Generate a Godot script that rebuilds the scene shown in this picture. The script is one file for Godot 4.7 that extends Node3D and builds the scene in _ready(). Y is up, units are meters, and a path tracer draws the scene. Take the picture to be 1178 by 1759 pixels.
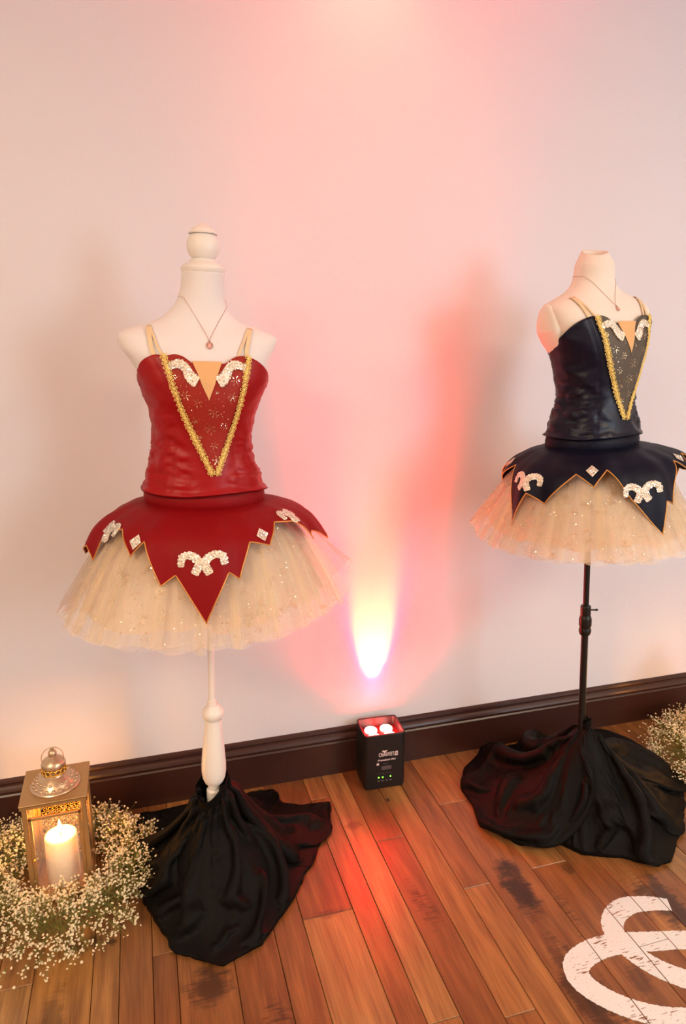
extends Node3D
# Two ballet costumes on dress forms by a wall, with an uplight, draped cloths, a lantern and wreaths on a plank floor.

const WALL_Z := -2.137
const BASE_Z := -2.12
const CEIL_Y := 2.75
var M := {}
var names := {}
var rng := RandomNumberGenerator.new()

# ---------------------------------------------------------------- mesh collector
class MB:
	var v := PackedVector3Array()
	var n := PackedVector3Array()
	var uv := PackedVector2Array()
	var uv2 := PackedVector2Array()
	var idx := PackedInt32Array()
	var col := PackedColorArray()

	# grid of points p[i][j]; its front looks along (step in i) x (step in j)
	func grid(p: Array, closed := false, uvs: Array = []) -> void:
		var nu := p.size()
		var nv: int = p[0].size()
		var at := v.size()
		var acc := PackedVector3Array()
		acc.resize(nu * nv)
		for i in nu - 1:
			for j in nv - 1:
				var a: Vector3 = p[i][j]
				var b: Vector3 = p[i + 1][j]
				var c: Vector3 = p[i + 1][j + 1]
				var d: Vector3 = p[i][j + 1]
				var fn := (c - a).cross(d - b)
				acc[i * nv + j] += fn
				acc[(i + 1) * nv + j] += fn
				acc[(i + 1) * nv + j + 1] += fn
				acc[i * nv + j + 1] += fn
				var k := at + i * nv + j
				idx.append_array([k, k + 1, k + nv + 1, k, k + nv + 1, k + nv])
		if closed:
			for j in nv:
				var s := acc[j] + acc[(nu - 1) * nv + j]
				acc[j] = s
				acc[(nu - 1) * nv + j] = s
		for i in nu:
			for j in nv:
				v.append(p[i][j])
				n.append(acc[i * nv + j].normalized())
				var t: Vector2 = uvs[i][j] if uvs.size() else Vector2(float(i) / (nu - 1), float(j) / (nv - 1))
				uv.append(t)
				uv2.append(t)

	# one flat convex face, turned away from the point «inside»
	func face(pts: Array, inside: Vector3, uvs: Array = []) -> void:
		var at := v.size()
		var c := Vector3.ZERO
		for q in pts:
			c += q
		c /= pts.size()
		var fn: Vector3 = (pts[1] - pts[0]).cross(pts[2] - pts[0]).normalized()
		var flip := fn.dot(c - inside) < 0.0
		if flip:
			fn = -fn
		for i in pts.size():
			v.append(pts[i])
			n.append(fn)
			uv.append(uvs[i] if uvs.size() else Vector2(pts[i].x + pts[i].y, pts[i].z + pts[i].y))
			uv2.append(Vector2(pts[i].x, pts[i].z))
		for i in range(1, pts.size() - 1):
			if flip:
				idx.append_array([at, at + i, at + i + 1])
			else:
				idx.append_array([at, at + i + 1, at + i])

	# box with chamfered edges
	func box(c: Vector3, size: Vector3, bev := 0.0, turn := Basis.IDENTITY) -> void:
		var h := size / 2.0
		if bev <= 0.0:
			for ax in 3:
				for sg in [-1.0, 1.0]:
					var q := []
					for w in [[-1, -1], [1, -1], [1, 1], [-1, 1]]:
						var t := Vector3.ZERO
						t[ax] = sg * h[ax]
						t[(ax + 1) % 3] = w[0] * h[(ax + 1) % 3]
						t[(ax + 2) % 3] = w[1] * h[(ax + 2) % 3]
						q.append(c + turn * t)
					face(q, c)
			return
		var corner := func(sx: float, sy: float, sz: float, ax: int) -> Vector3:
			var t := Vector3(sx * h.x, sy * h.y, sz * h.z)
			var s := Vector3(sx, sy, sz)
			for k in 3:
				if k != ax:
					t[k] -= s[k] * bev
			return c + turn * t
		for ax in 3:
			var b1 := (ax + 1) % 3
			var b2 := (ax + 2) % 3
			for sg in [-1.0, 1.0]:
				var q := []
				for w in [[-1, -1], [1, -1], [1, 1], [-1, 1]]:
					var s := Vector3.ZERO
					s[ax] = sg
					s[b1] = w[0]
					s[b2] = w[1]
					q.append(corner.call(s.x, s.y, s.z, ax))
				face(q, c)
			for w in [[-1, -1], [1, -1], [1, 1], [-1, 1]]:
				var q := []
				for e in [[-1.0, b1], [1.0, b1], [1.0, b2], [-1.0, b2]]:
					var s := Vector3.ZERO
					s[ax] = e[0]
					s[b1] = w[0]
					s[b2] = w[1]
					q.append(corner.call(s.x, s.y, s.z, e[1]))
				face(q, c)
		for sx in [-1.0, 1.0]:
			for sy in [-1.0, 1.0]:
				for sz in [-1.0, 1.0]:
					face([corner.call(sx, sy, sz, 0), corner.call(sx, sy, sz, 1), corner.call(sx, sy, sz, 2)], c)

	# surface of revolution round «at», profile of (radius, height) from bottom to top; creases kept sharp
	func lathe(prof: Array, seg := 32, at := Vector3.ZERO, turn := Basis.IDENTITY) -> void:
		var runs := [[prof[0]]]
		for k in range(1, prof.size()):
			runs[-1].append(prof[k])
			if k < prof.size() - 1:
				var d1: Vector2 = (prof[k] - prof[k - 1]).normalized()
				var d2: Vector2 = (prof[k + 1] - prof[k]).normalized()
				if d1.dot(d2) < 0.8:
					runs.append([prof[k]])
		for run in runs:
			var p := []
			for i in seg + 1:
				var a := TAU * (i % seg) / seg
				var col := PackedVector3Array()
				for q in run:
					col.append(at + turn * Vector3(q.x * sin(a), q.y, q.x * cos(a)))
				p.append(col)
			grid(p, true)

	func tube(path: PackedVector3Array, r: Variant, sides := 6, closed := false) -> void:
		var cnt := path.size()
		var p := []
		var up := Vector3.UP
		var frames := []
		for k in cnt:
			var a: Vector3 = path[(k - 1 + cnt) % cnt] if closed else path[maxi(k - 1, 0)]
			var b: Vector3 = path[(k + 1) % cnt] if closed else path[mini(k + 1, cnt - 1)]
			var d := (b - a).normalized()
			if k == 0:
				up = Vector3.UP if absf(d.y) < 0.9 else Vector3.RIGHT
			var s := d.cross(up).normalized()
			up = s.cross(d).normalized()
			frames.append([s, up])
		for i in sides + 1:
			var a := TAU * (i % sides) / sides
			var col := PackedVector3Array()
			for k in cnt + (1 if closed else 0):
				var kk := k % cnt
				var rad: float = r if r is float else r[kk]
				var fs: Vector3 = frames[kk][0]
				var fu: Vector3 = frames[kk][1]
				col.append(path[kk] + (fs * cos(a) + fu * sin(a)) * rad)
			p.append(col)
		grid(p, true)
		if not closed:
			for e in [0, cnt - 1]:
				var ring := []
				for i in sides:
					ring.append(p[i][e])
				var inner: Vector3 = path[1] if e == 0 else path[cnt - 2]
				if (ring[0] - ring[1]).length() > 1e-6:
					face(ring, inner)

	func ball(c: Vector3, r: Vector3, seg := 8, rows := 5) -> void:
		var p := []
		for i in seg + 1:
			var a := TAU * (i % seg) / seg
			var col := PackedVector3Array()
			for j in rows + 1:
				var b := PI * j / rows - PI / 2
				col.append(c + Vector3(sin(a) * cos(b), sin(b), cos(a) * cos(b)) * r)
			p.append(col)
		grid(p, true)

	# a polygon in the plane (x, y of «turn»), given a thickness along its z
	func prism(poly: PackedVector2Array, z0: float, z1: float, xf := Transform3D.IDENTITY, bottom := true) -> void:
		var tri := Geometry2D.triangulate_polygon(poly)
		var cc := Vector2.ZERO
		for q in poly:
			cc += q
		cc /= poly.size()
		for k in range(0, tri.size(), 3):
			var t := []
			var b := []
			for e in 3:
				var q := poly[tri[k + e]]
				t.append(xf * Vector3(q.x, q.y, z1))
				b.append(xf * Vector3(q.x, q.y, z0))
			var m: Vector3 = (t[0] + t[1] + t[2]) / 3.0
			var dn := (xf.basis * Vector3(0, 0, z1 - z0)).normalized()
			face(t, m - dn)
			if bottom:
				face(b, m)
		var clockwise := Geometry2D.is_polygon_clockwise(poly)
		for k in poly.size():
			var a := poly[k]
			var c := poly[(k + 1) % poly.size()]
			var out := Vector2(c.y - a.y, a.x - c.x).normalized() * (-1.0 if clockwise else 1.0)
			var mid := (a + c) / 2.0 - out * 0.001
			face([xf * Vector3(a.x, a.y, z0), xf * Vector3(c.x, c.y, z0), xf * Vector3(c.x, c.y, z1), xf * Vector3(a.x, a.y, z1)], xf * Vector3(mid.x, mid.y, (z0 + z1) / 2.0))

	func mesh() -> ArrayMesh:
		var arr := []
		arr.resize(Mesh.ARRAY_MAX)
		arr[Mesh.ARRAY_VERTEX] = v
		arr[Mesh.ARRAY_NORMAL] = n
		arr[Mesh.ARRAY_TEX_UV] = uv
		arr[Mesh.ARRAY_TEX_UV2] = uv2
		arr[Mesh.ARRAY_INDEX] = idx
		if col.size(): arr[Mesh.ARRAY_COLOR] = col
		var am := ArrayMesh.new()
		am.add_surface_from_arrays(Mesh.PRIMITIVE_TRIANGLES, arr)
		return am

# ---------------------------------------------------------------- nodes
func numbered(called: String, parent: Node) -> String:
	var key := "%d/%s" % [parent.get_instance_id(), called]
	names[key] = names.get(key, -1) + 1
	return called if names[key] == 0 else "%s_%03d" % [called, names[key]]

func tag(o: Node3D, label: String, category := "", group := "", kind := "") -> Node3D:
	if label: o.set_meta("label", label)
	if category: o.set_meta("category", category)
	if group: o.set_meta("group", group)
	if kind: o.set_meta("kind", kind)
	return o

func thing(called: String, label: String, category: String, xf := Transform3D.IDENTITY, group := "") -> Node3D:
	var o := Node3D.new()
	o.name = numbered(called, self)
	add_child(o, true)
	o.transform = xf
	tag(o, label, category, group)
	return o

func piece(called: String, mesh: Mesh, mat: Material, parent: Node3D, xf := Transform3D.IDENTITY, kind := "") -> MeshInstance3D:
	var o := MeshInstance3D.new()
	o.name = numbered(called, parent)
	o.mesh = mesh
	o.material_override = mat
	o.cast_shadow = GeometryInstance3D.SHADOW_CASTING_SETTING_ON
	parent.add_child(o, true)
	o.transform = xf
	if kind: o.set_meta("kind", kind)
	return o

func structure(called: String, mesh: Mesh, mat: Material) -> MeshInstance3D:
	return piece(called, mesh, mat, self, Transform3D.IDENTITY, "structure")

func mat(color: Color, rough := 0.8, metal := 0.0) -> StandardMaterial3D:
	var m := StandardMaterial3D.new()
	m.albedo_color = color
	m.roughness = rough
	m.metallic = metal
	return m

func rgb(r: float, g: float, b: float, a := 1.0) -> Color:
	return Color(r / 255.0, g / 255.0, b / 255.0, a)

func noise(sd: int, freq: float, octaves := 3, type := FastNoiseLite.TYPE_SIMPLEX_SMOOTH) -> FastNoiseLite:
	var f := FastNoiseLite.new()
	f.seed = sd
	f.frequency = freq
	f.noise_type = type
	f.fractal_octaves = octaves
	return f

func bump_map(sd: int, freq: float, size := 256) -> NoiseTexture2D:
	var t := NoiseTexture2D.new()
	t.width = size
	t.height = size
	t.seamless = true
	t.noise = noise(sd, freq, 3)
	return t

func smooth_rows(rows: Array, y: float, col: int) -> float:
	# rows sorted by column 0; smooth interpolation between them
	var last := rows.size() - 1
	if y <= rows[0][0]: return rows[0][col]
	if y >= rows[last][0]: return rows[last][col]
	var k := 0
	while y > rows[k + 1][0]: k += 1
	var p0: Array = rows[maxi(k - 1, 0)]
	var p1: Array = rows[k]
	var p2: Array = rows[k + 1]
	var p3: Array = rows[mini(k + 2, last)]
	var d: float = p2[0] - p1[0]
	var m1: float = (p2[col] - p1[col]) / d
	var m0: float = m1 if p0 == p1 else (p1[col] - p0[col]) / (p1[0] - p0[0])
	var m2: float = m1 if p3 == p2 else (p3[col] - p2[col]) / (p3[0] - p2[0])
	var t1 := 0.0 if m0 * m1 <= 0.0 else 2.0 * m0 * m1 / (m0 + m1)
	var t2 := 0.0 if m1 * m2 <= 0.0 else 2.0 * m1 * m2 / (m1 + m2)
	var t: float = (y - p1[0]) / d
	return (2 * t * t * t - 3 * t * t + 1) * p1[col] + (t * t * t - 2 * t * t + t) * d * t1 + (3 * t * t - 2 * t * t * t) * p2[col] + (t * t * t - t * t) * d * t2

# ---------------------------------------------------------------- light and camera
func _ready() -> void:
	rng.seed = 7
	setup_view()
	setup_lights()
	make_materials()
	build_room()
	build_floor()
	build_emblem()
	var left := Transform3D(Basis(Vector3(0, 0, 1), deg_to_rad(-1.5)) * Basis(Vector3.UP, deg_to_rad(-3.0)), Vector3(0.126, 0.0, -1.73))
	var toward := Vector3(-1.295, 0, 1.68).normalized()
	var right := Transform3D(Basis(toward, deg_to_rad(2.6)) * Basis(Vector3.UP, deg_to_rad(9.0)), Vector3(1.295, 0.0, -1.68))
	build_left_form(left)
	build_right_form(right)
	build_costume(0, left)
	build_costume(1, right)
	build_necklace(0, left)
	build_necklace(1, right)
	build_cloths()
	build_uplight()
	build_lanterns()
	build_wreaths()
	build_fallen_florets()

func setup_view() -> void:
	var cam := Camera3D.new()
	cam.name = "camera"
	cam.fov = rad_to_deg(2.0 * atan(879.5 / 1190.0))
	cam.near = 0.05
	cam.far = 60.0
	add_child(cam)
	cam.position = Vector3(0, 1.5, 0)
	cam.rotation = Vector3(-atan(287.5 / 1190.0), deg_to_rad(-16.3), 0)
	cam.current = true
	var we := WorldEnvironment.new()
	we.name = "world"
	var e := Environment.new()
	e.background_mode = Environment.BG_SKY
	var sky := Sky.new()
	var sm := ProceduralSkyMaterial.new()
	sm.sky_top_color = Color(0.45, 0.6, 0.85)
	sm.sky_horizon_color = Color(0.8, 0.86, 0.92)
	sm.ground_bottom_color = Color(0.3, 0.3, 0.3)
	sm.ground_horizon_color = Color(0.6, 0.6, 0.6)
	sky.sky_material = sm
	e.sky = sky
	e.tonemap_mode = Environment.TONE_MAPPER_LINEAR
	e.tonemap_exposure = 1.0
	e.sdfgi_enabled = true
	e.ssao_enabled = true
	e.ssil_enabled = true
	we.environment = e
	add_child(we)

func area(called: String, at: Vector3, look: Vector3, size: Vector2, color: Color, energy: float) -> void:
	var l := AreaLight3D.new()
	l.name = called
	l.area_size = size
	l.light_color = color
	l.light_energy = energy
	l.area_range = 12.0
	l.shadow_enabled = true
	add_child(l)
	l.look_at_from_position(at, look, Vector3.UP if absf((look - at).normalized().y) < 0.95 else Vector3.FORWARD)

func spot(called: String, at: Vector3, look: Vector3, angle: float, blend: float, color: Color, energy: float, size := 0.02) -> void:
	var l := SpotLight3D.new()
	l.name = called
	l.spot_angle = angle
	l.spot_angle_attenuation = blend
	l.spot_range = 12.0
	l.spot_attenuation = 2.0
	l.light_color = color
	l.light_energy = energy
	l.light_size = size
	l.shadow_enabled = true
	add_child(l)
	l.look_at_from_position(at, look, Vector3.UP if absf((look - at).normalized().y) < 0.95 else Vector3.FORWARD)

func omni(called: String, at: Vector3, color: Color, energy: float, size: float) -> void:
	var l := OmniLight3D.new()
	l.name = called
	l.light_color = color
	l.light_energy = energy
	l.light_size = size
	l.omni_range = 12.0
	l.omni_attenuation = 2.0
	l.shadow_enabled = true
	add_child(l)
	l.position = at

const UNSEEN_WINDOW := Vector3(2.95, 1.65, 2.6)         # centre of the unseen window behind the camera, placed to light from the right
const UNSEEN_LAMPS := [Vector3(0.69, 2.75, -1.93), Vector3(0.1, 2.75, 0.5), Vector3(-1.3, 2.75, -0.6), Vector3(2.2, 2.75, -0.3)]  # ceiling lamps out of view; the first makes the glow atop the wall

const FILL_PANELS := [Vector3(-1.6, 2.75, 0.8), Vector3(2.7, 2.75, 0.9)]  # added ceiling panels that give warm fill on the wall

func setup_lights() -> void:
	area("unseen_window_light", UNSEEN_WINDOW + Vector3(0, 0, -0.06), UNSEEN_WINDOW + Vector3(0.1, -0.05, -3), Vector2(1.1, 1.5), Color(0.84, 0.93, 1.0), 5.8)  # daylight from the unseen window, placed to light from the right front
	for k in FILL_PANELS.size():
		area("added_fill_panel_light" + ("" if k == 0 else "_%03d" % k), FILL_PANELS[k] + Vector3(0, -0.035, 0), FILL_PANELS[k] + Vector3(0, -2, -0.0), Vector2(1.2, 0.6), Color(1.0, 0.90, 0.77), [7.6, 6.6][k])  # soft warm fill from the added panels
	spot("wall_washer_light", UNSEEN_LAMPS[0] + Vector3(0, -0.03, 0), UNSEEN_LAMPS[0] + Vector3(0, -1, -0.10), 60.0, 1.0, Color(1.0, 0.86, 0.62), 0.10, 0.05)
	spot("unseen_ceiling_light", UNSEEN_LAMPS[1] + Vector3(0, -0.03, 0), UNSEEN_LAMPS[1] + Vector3(0, -1, -0.3), 85.0, 0.6, Color(1.0, 0.84, 0.68), 0.4, 0.06)  # this and the next two: lamps out of view, lighting from above
	spot("unseen_ceiling_light_001", UNSEEN_LAMPS[2] + Vector3(0, -0.03, 0), UNSEEN_LAMPS[2] + Vector3(0, -1, -0.3), 85.0, 0.6, Color(1.0, 0.80, 0.60), 0.5, 0.06)
	spot("unseen_ceiling_light_002", UNSEEN_LAMPS[3] + Vector3(0, -0.03, 0), UNSEEN_LAMPS[3] + Vector3(0, -1, -0.3), 85.0, 0.6, Color(1.0, 0.88, 0.76), 0.2, 0.06)

# ---------------------------------------------------------------- materials
func make_materials() -> void:
	M.wall = mat(rgb(220, 218, 228), 0.75)
	M.wall.heightmap_enabled = true
	M.wall.heightmap_texture = bump_map(3, 0.03)
	M.wall.heightmap_scale = 0.018
	M.wall.uv1_triplanar = true
	M.wall.uv1_world_triplanar = true
	M.wall.uv1_scale = Vector3(5, 5, 5)
	M.ceiling = mat(rgb(238, 234, 228), 0.9)
	M.plain_wall = mat(rgb(222, 218, 212), 0.9)
	M.baseboard = mat(rgb(58, 34, 30), 0.32)
	M.gap = mat(rgb(28, 15, 10), 0.9)
	M.jersey = mat(rgb(226, 222, 224), 0.85)
	fabric_relief(M.jersey, 60.0, 0.02)
	M.jersey_cream = mat(rgb(230, 221, 211), 0.85)
	fabric_relief(M.jersey_cream, 60.0, 0.02)
	M.white_paint = mat(rgb(232, 228, 224), 0.35)
	M.black_metal = mat(rgb(14, 13, 13), 0.35, 0.2)
	M.black_cloth = mat(rgb(14, 12, 11), 0.6)
	M.black_cloth.metallic_specular = 0.22
	fabric_relief(M.black_cloth, 40.0, 0.03)
	M.red = cloth_mat(rgb(150, 4, 14), 0.38)
	M.red.metallic_specular = 0.36
	M.red_skirt = cloth_mat(rgb(130, 5, 13), 0.55)
	M.navy = cloth_mat(rgb(9, 11, 34), 0.36)
	M.navy.metallic_specular = 0.36
	M.navy_skirt = cloth_mat(rgb(12, 13, 32), 0.5)
	M.red_sheer = cloth_mat(rgb(150, 42, 34), 0.45)
	M.navy_sheer = cloth_mat(rgb(88, 80, 72), 0.4)
	M.nude = cloth_mat(rgb(220, 174, 124), 0.6)
	M.strap = cloth_mat(rgb(226, 200, 164), 0.6)
	M.gold = mat(rgb(242, 212, 124), 0.28, 0.3)
	M.gold_cord = mat(rgb(206, 146, 74), 0.35, 0.4)
	M.silver = mat(rgb(240, 236, 226), 0.18, 0.85)
	M.sequin_base = mat(rgb(240, 226, 208), 0.5)
	M.sparkle = mat(rgb(255, 236, 200), 0.15, 0.9)
	M.print_gold = mat(rgb(222, 190, 140), 0.3, 0.7)
	M.pearl = mat(rgb(246, 236, 220), 0.25)
	M.tulle = mat(Color(1, 1, 1, 1), 0.9)
	M.tulle.vertex_color_use_as_albedo = true
	M.tulle.transparency = BaseMaterial3D.TRANSPARENCY_ALPHA
	M.tulle.cull_mode = BaseMaterial3D.CULL_DISABLED
	M.lining = mat(rgb(250, 234, 216), 0.9)
	M.lining.backlight_enabled = true
	M.lining.backlight = Color(0.5, 0.45, 0.4)
	M.chain = mat(rgb(206, 164, 146), 0.3, 0.6)
	M.gem = mat(rgb(236, 170, 165), 0.1, 0.1)
	M.lantern = mat(rgb(186, 150, 100), 0.42, 0.65)
	M.lantern_silver = mat(rgb(205, 180, 150), 0.3, 0.75)
	M.brass = mat(rgb(232, 182, 80), 0.25, 0.85)
	M.glass = mat(Color(1, 1, 1, 0.06), 0.05)
	M.glass.transparency = BaseMaterial3D.TRANSPARENCY_ALPHA
	M.wax = mat(rgb(250, 236, 214), 0.5)
	M.wax.subsurf_scatter_enabled = true
	M.wax.subsurf_scatter_strength = 0.4
	M.wick = mat(rgb(30, 24, 20), 0.9)
	M.flame = mat(rgb(255, 220, 150), 0.5)
	M.flame.emission_enabled = true
	M.flame.emission = Color(1.0, 0.8, 0.42)
	M.flame.emission_energy_multiplier = 9.0
	M.floret = mat(rgb(246, 234, 200), 0.8)
	M.floret.backlight_enabled = true
	M.floret.backlight = Color(0.4, 0.38, 0.3)
	M.stem = mat(rgb(136, 138, 70), 0.8)
	M.housing = mat(rgb(16, 13, 14), 0.45)
	M.recess = mat(rgb(120, 12, 16), 0.4)
	M.recess_wall = mat(rgb(86, 66, 66), 0.3)
	M.print_white = mat(rgb(226, 206, 206), 0.6)
	M.print_grey = mat(rgb(84, 72, 74), 0.6)
	M.lens = mat(rgb(255, 230, 220), 0.2)
	M.lens.emission_enabled = true
	M.lens.emission = Color(1.0, 0.72, 0.66)
	M.lens.emission_energy_multiplier = 5.0
	M.led = mat(rgb(120, 255, 90), 0.3)
	M.led.emission_enabled = true
	M.led.emission = Color(0.5, 1.0, 0.25)
	M.led.emission_energy_multiplier = 2.5
	M.lamp_face = mat(rgb(255, 240, 220), 0.4)  # glowing face of the unseen ceiling lamps and the added fill panels
	M.lamp_face.emission_enabled = true
	M.lamp_face.emission = Color(1.0, 0.85, 0.65)
	M.lamp_face.emission_energy_multiplier = 3.0
	M.pane = mat(rgb(240, 245, 250), 0.4)  # glowing pane of the unseen window
	M.pane.emission_enabled = true
	M.pane.emission = Color(0.93, 0.95, 1.0)
	M.pane.emission_energy_multiplier = 1.2

func fabric_relief(m: StandardMaterial3D, scale: float, depth: float) -> void:
	m.heightmap_enabled = true
	if not M.has("weave"): M.weave = bump_map(11, 0.12, 128)
	m.heightmap_texture = M.weave
	m.heightmap_scale = depth
	m.uv1_triplanar = true
	m.uv1_scale = Vector3.ONE * scale / 4.0

func cloth_mat(c: Color, rough: float) -> StandardMaterial3D:
	var m := mat(c, rough)
	m.rim_enabled = true
	m.rim = 0.05
	m.rim_tint = 1.0
	m.metallic_specular = 0.28
	m.cull_mode = BaseMaterial3D.CULL_DISABLED
	fabric_relief(m, 50.0, 0.02)
	return m

# ---------------------------------------------------------------- room
func slab(c: Vector3, size: Vector3, bev := 0.0) -> ArrayMesh:
	var b := MB.new()
	b.box(c, size, bev)
	return b.mesh()

func build_room() -> void:
	structure("wall_back", slab(Vector3(0.7, 1.375, WALL_Z - 0.1), Vector3(6.8, 2.95, 0.2)), M.wall)
	structure("ceiling", slab(Vector3(0.7, CEIL_Y + 0.1, 0.23), Vector3(6.8, 0.2, 5.3)), M.ceiling)
	structure("wall_left", slab(Vector3(-2.6, 1.375, 0.23), Vector3(0.2, 2.95, 5.3)), M.plain_wall)
	structure("wall_right", slab(Vector3(4.0, 1.375, 0.23), Vector3(0.2, 2.95, 5.3)), M.plain_wall)
	# the wall behind the camera leaves an opening for the unseen window
	var b := MB.new()
	var z := 2.75
	b.box(Vector3(-0.1, 1.375, z), Vector3(4.9, 2.95, 0.3))
	b.box(Vector3(3.825, 1.375, z), Vector3(0.55, 2.95, 0.3))
	b.box(Vector3(2.95, 0.4, z), Vector3(1.2, 1.0, 0.3))
	b.box(Vector3(2.95, 2.625, z), Vector3(1.2, 0.45, 0.3))
	structure("wall_front", b.mesh(), M.plain_wall)
	var w := Node3D.new()
	w.name = "unseen_window_1"  # window out of view, lights both forms from the right
	w.set_meta("kind", "structure")
	add_child(w)
	w.position = Vector3(2.95, 0.9, 2.68)
	piece("pane", slab(Vector3(0, 0.75, 0), Vector3(1.14, 1.44, 0.02)), M.pane, w)
	var fr := MB.new()
	for s in [-1.0, 1.0]:
		fr.box(Vector3(s * 0.58, 0.75, 0), Vector3(0.05, 1.5, 0.06), 0.004)
		fr.box(Vector3(0, 0.75 + s * 0.73, 0), Vector3(1.2, 0.05, 0.06), 0.004)
	piece("window_frame", fr.mesh(), M.white_paint, w)
	# moulded baseboard along the wall
	var prof := PackedVector2Array([Vector2(BASE_Z, -0.02), Vector2(BASE_Z, 0.118), Vector2(BASE_Z + 0.001, 0.122), Vector2(BASE_Z - 0.003, 0.127), Vector2(BASE_Z - 0.0005, 0.131), Vector2(BASE_Z + 0.001, 0.138), Vector2(BASE_Z - 0.002, 0.146), Vector2(BASE_Z - 0.008, 0.152), Vector2(BASE_Z - 0.009, 0.158), Vector2(BASE_Z - 0.006, 0.164), Vector2(BASE_Z - 0.008, 0.172), Vector2(BASE_Z - 0.013, 0.176), Vector2(WALL_Z - 0.005, 0.177), Vector2(WALL_Z - 0.005, -0.02)])
	var bb := MB.new()
	bb.prism(prof, -2.5, 3.9, Transform3D(Basis(Vector3(0, 0, 1), Vector3(0, 1, 0), Vector3(1, 0, 0)), Vector3.ZERO))
	structure("baseboard_back", bb.mesh(), M.baseboard)
	# unseen round recessed ceiling lamps; the rectangular panels are added fill lights
	var rim := MB.new()
	rim.lathe([Vector2(0.062, 0.002), Vector2(0.062, -0.012), Vector2(0.085, -0.010), Vector2(0.088, 0.002)], 28)
	var disc := MB.new()
	disc.lathe([Vector2(0.062, 0.0), Vector2(0.06, -0.006), Vector2(0.0001, -0.006)], 28)
	for k in FILL_PANELS.size():
		var o := thing("added_fill_panel", "added rectangular warm fill light panel on the ceiling behind the camera, " + ["on the lantern side", "on the window side"][k], "ceiling lamp", Transform3D(Basis.IDENTITY, FILL_PANELS[k]), "added ceiling fill panels")
		var b2 := MB.new()
		for q in [-1.0, 1.0]:
			b2.box(Vector3(q * 0.615, -0.012, 0), Vector3(0.03, 0.028, 0.66), 0.003)
			b2.box(Vector3(0, -0.012, q * 0.315), Vector3(1.2, 0.028, 0.03), 0.003)
		piece("frame", b2.mesh(), M.white_paint, o)
		piece("diffuser", slab(Vector3(0, -0.008, 0), Vector3(1.2, 0.012, 0.6)), M.lamp_face, o)
	var where := ["nearest the wall, above the uplight", "behind the camera", "over the lantern side of the room", "over the navy costume side of the room"]
	for k in UNSEEN_LAMPS.size():
		var o := thing("unseen_ceiling_lamp", "unseen round recessed warm ceiling lamp " + where[k], "ceiling lamp", Transform3D(Basis.IDENTITY, UNSEEN_LAMPS[k]), "recessed ceiling lamps")
		piece("rim", rim.mesh(), M.white_paint, o)
		piece("lamp_face", disc.mesh(), M.lamp_face, o)

# ---------------------------------------------------------------- floor
const EDGES := [-1.02, -0.91, -0.80, -0.71, -0.60, -0.53, -0.42, -0.338, -0.2, -0.137, -0.058, 0.0, 0.138, 0.25, 0.331, 0.471, 0.538, 0.617, 0.713, 0.793, 0.878, 1.021, 1.138, 1.228, 1.30, 1.41, 1.50, 1.62, 1.70, 1.81, 1.93, 2.02, 2.13, 2.25, 2.32, 2.45, 2.56, 2.64, 2.77, 2.86, 3.0]
const JOINTS := {-0.058: [-1.513], 0.331: [-1.517], 0.617: [-1.746], 0.793: [-1.495], 1.021: [-1.511], 1.138: [-1.191], 0.538: [-1.15]}

func grain_image(sd: int) -> ImageTexture:
	var s := 512
	var img := Image.create(s, s, true, Image.FORMAT_RGB8)
	var fine := noise(sd, 0.09, 2)
	var band := noise(sd + 1, 0.012, 3)
	var blot := noise(sd + 2, 0.007, 3)
	var rr := RandomNumberGenerator.new()
	rr.seed = sd
	for y in s:
		for x in s:
			# u runs across the plank (0.25 m), v along it (1.6 m)
			var fx := float(x)
			var fy := float(y)
			# blends the far edge into the near one so that the pattern repeats
			var wv := fy / s
			var a := fine.get_noise_2d(fx * 2.2, fy * 0.22) * (1.0 - wv) + fine.get_noise_2d(fx * 2.2, (fy - s) * 0.22) * wv
			var warp := blot.get_noise_2d(fx * 0.6, fy * 0.5) * 60.0
			var bnd := sin((fx * 0.13 + warp * 0.25) + band.get_noise_2d(fx * 2.0, fy * 0.8) * 5.0)
			var bl := blot.get_noise_2d(fx * 1.6, fy * 1.1) * (1.0 - wv) + blot.get_noise_2d(fx * 1.6, (fy - s) * 1.1) * wv
			var t := clampf(0.62 + a * 0.26 + bnd * 0.06 + bl * 0.5, 0.0, 1.0)
			var dark := Color(0.38, 0.26, 0.16)
			var lite := Color(0.68, 0.53, 0.33)
			img.set_pixel(x, y, dark.lerp(lite, t))
	img.generate_mipmaps()
	return ImageTexture.create_from_image(img)

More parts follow.
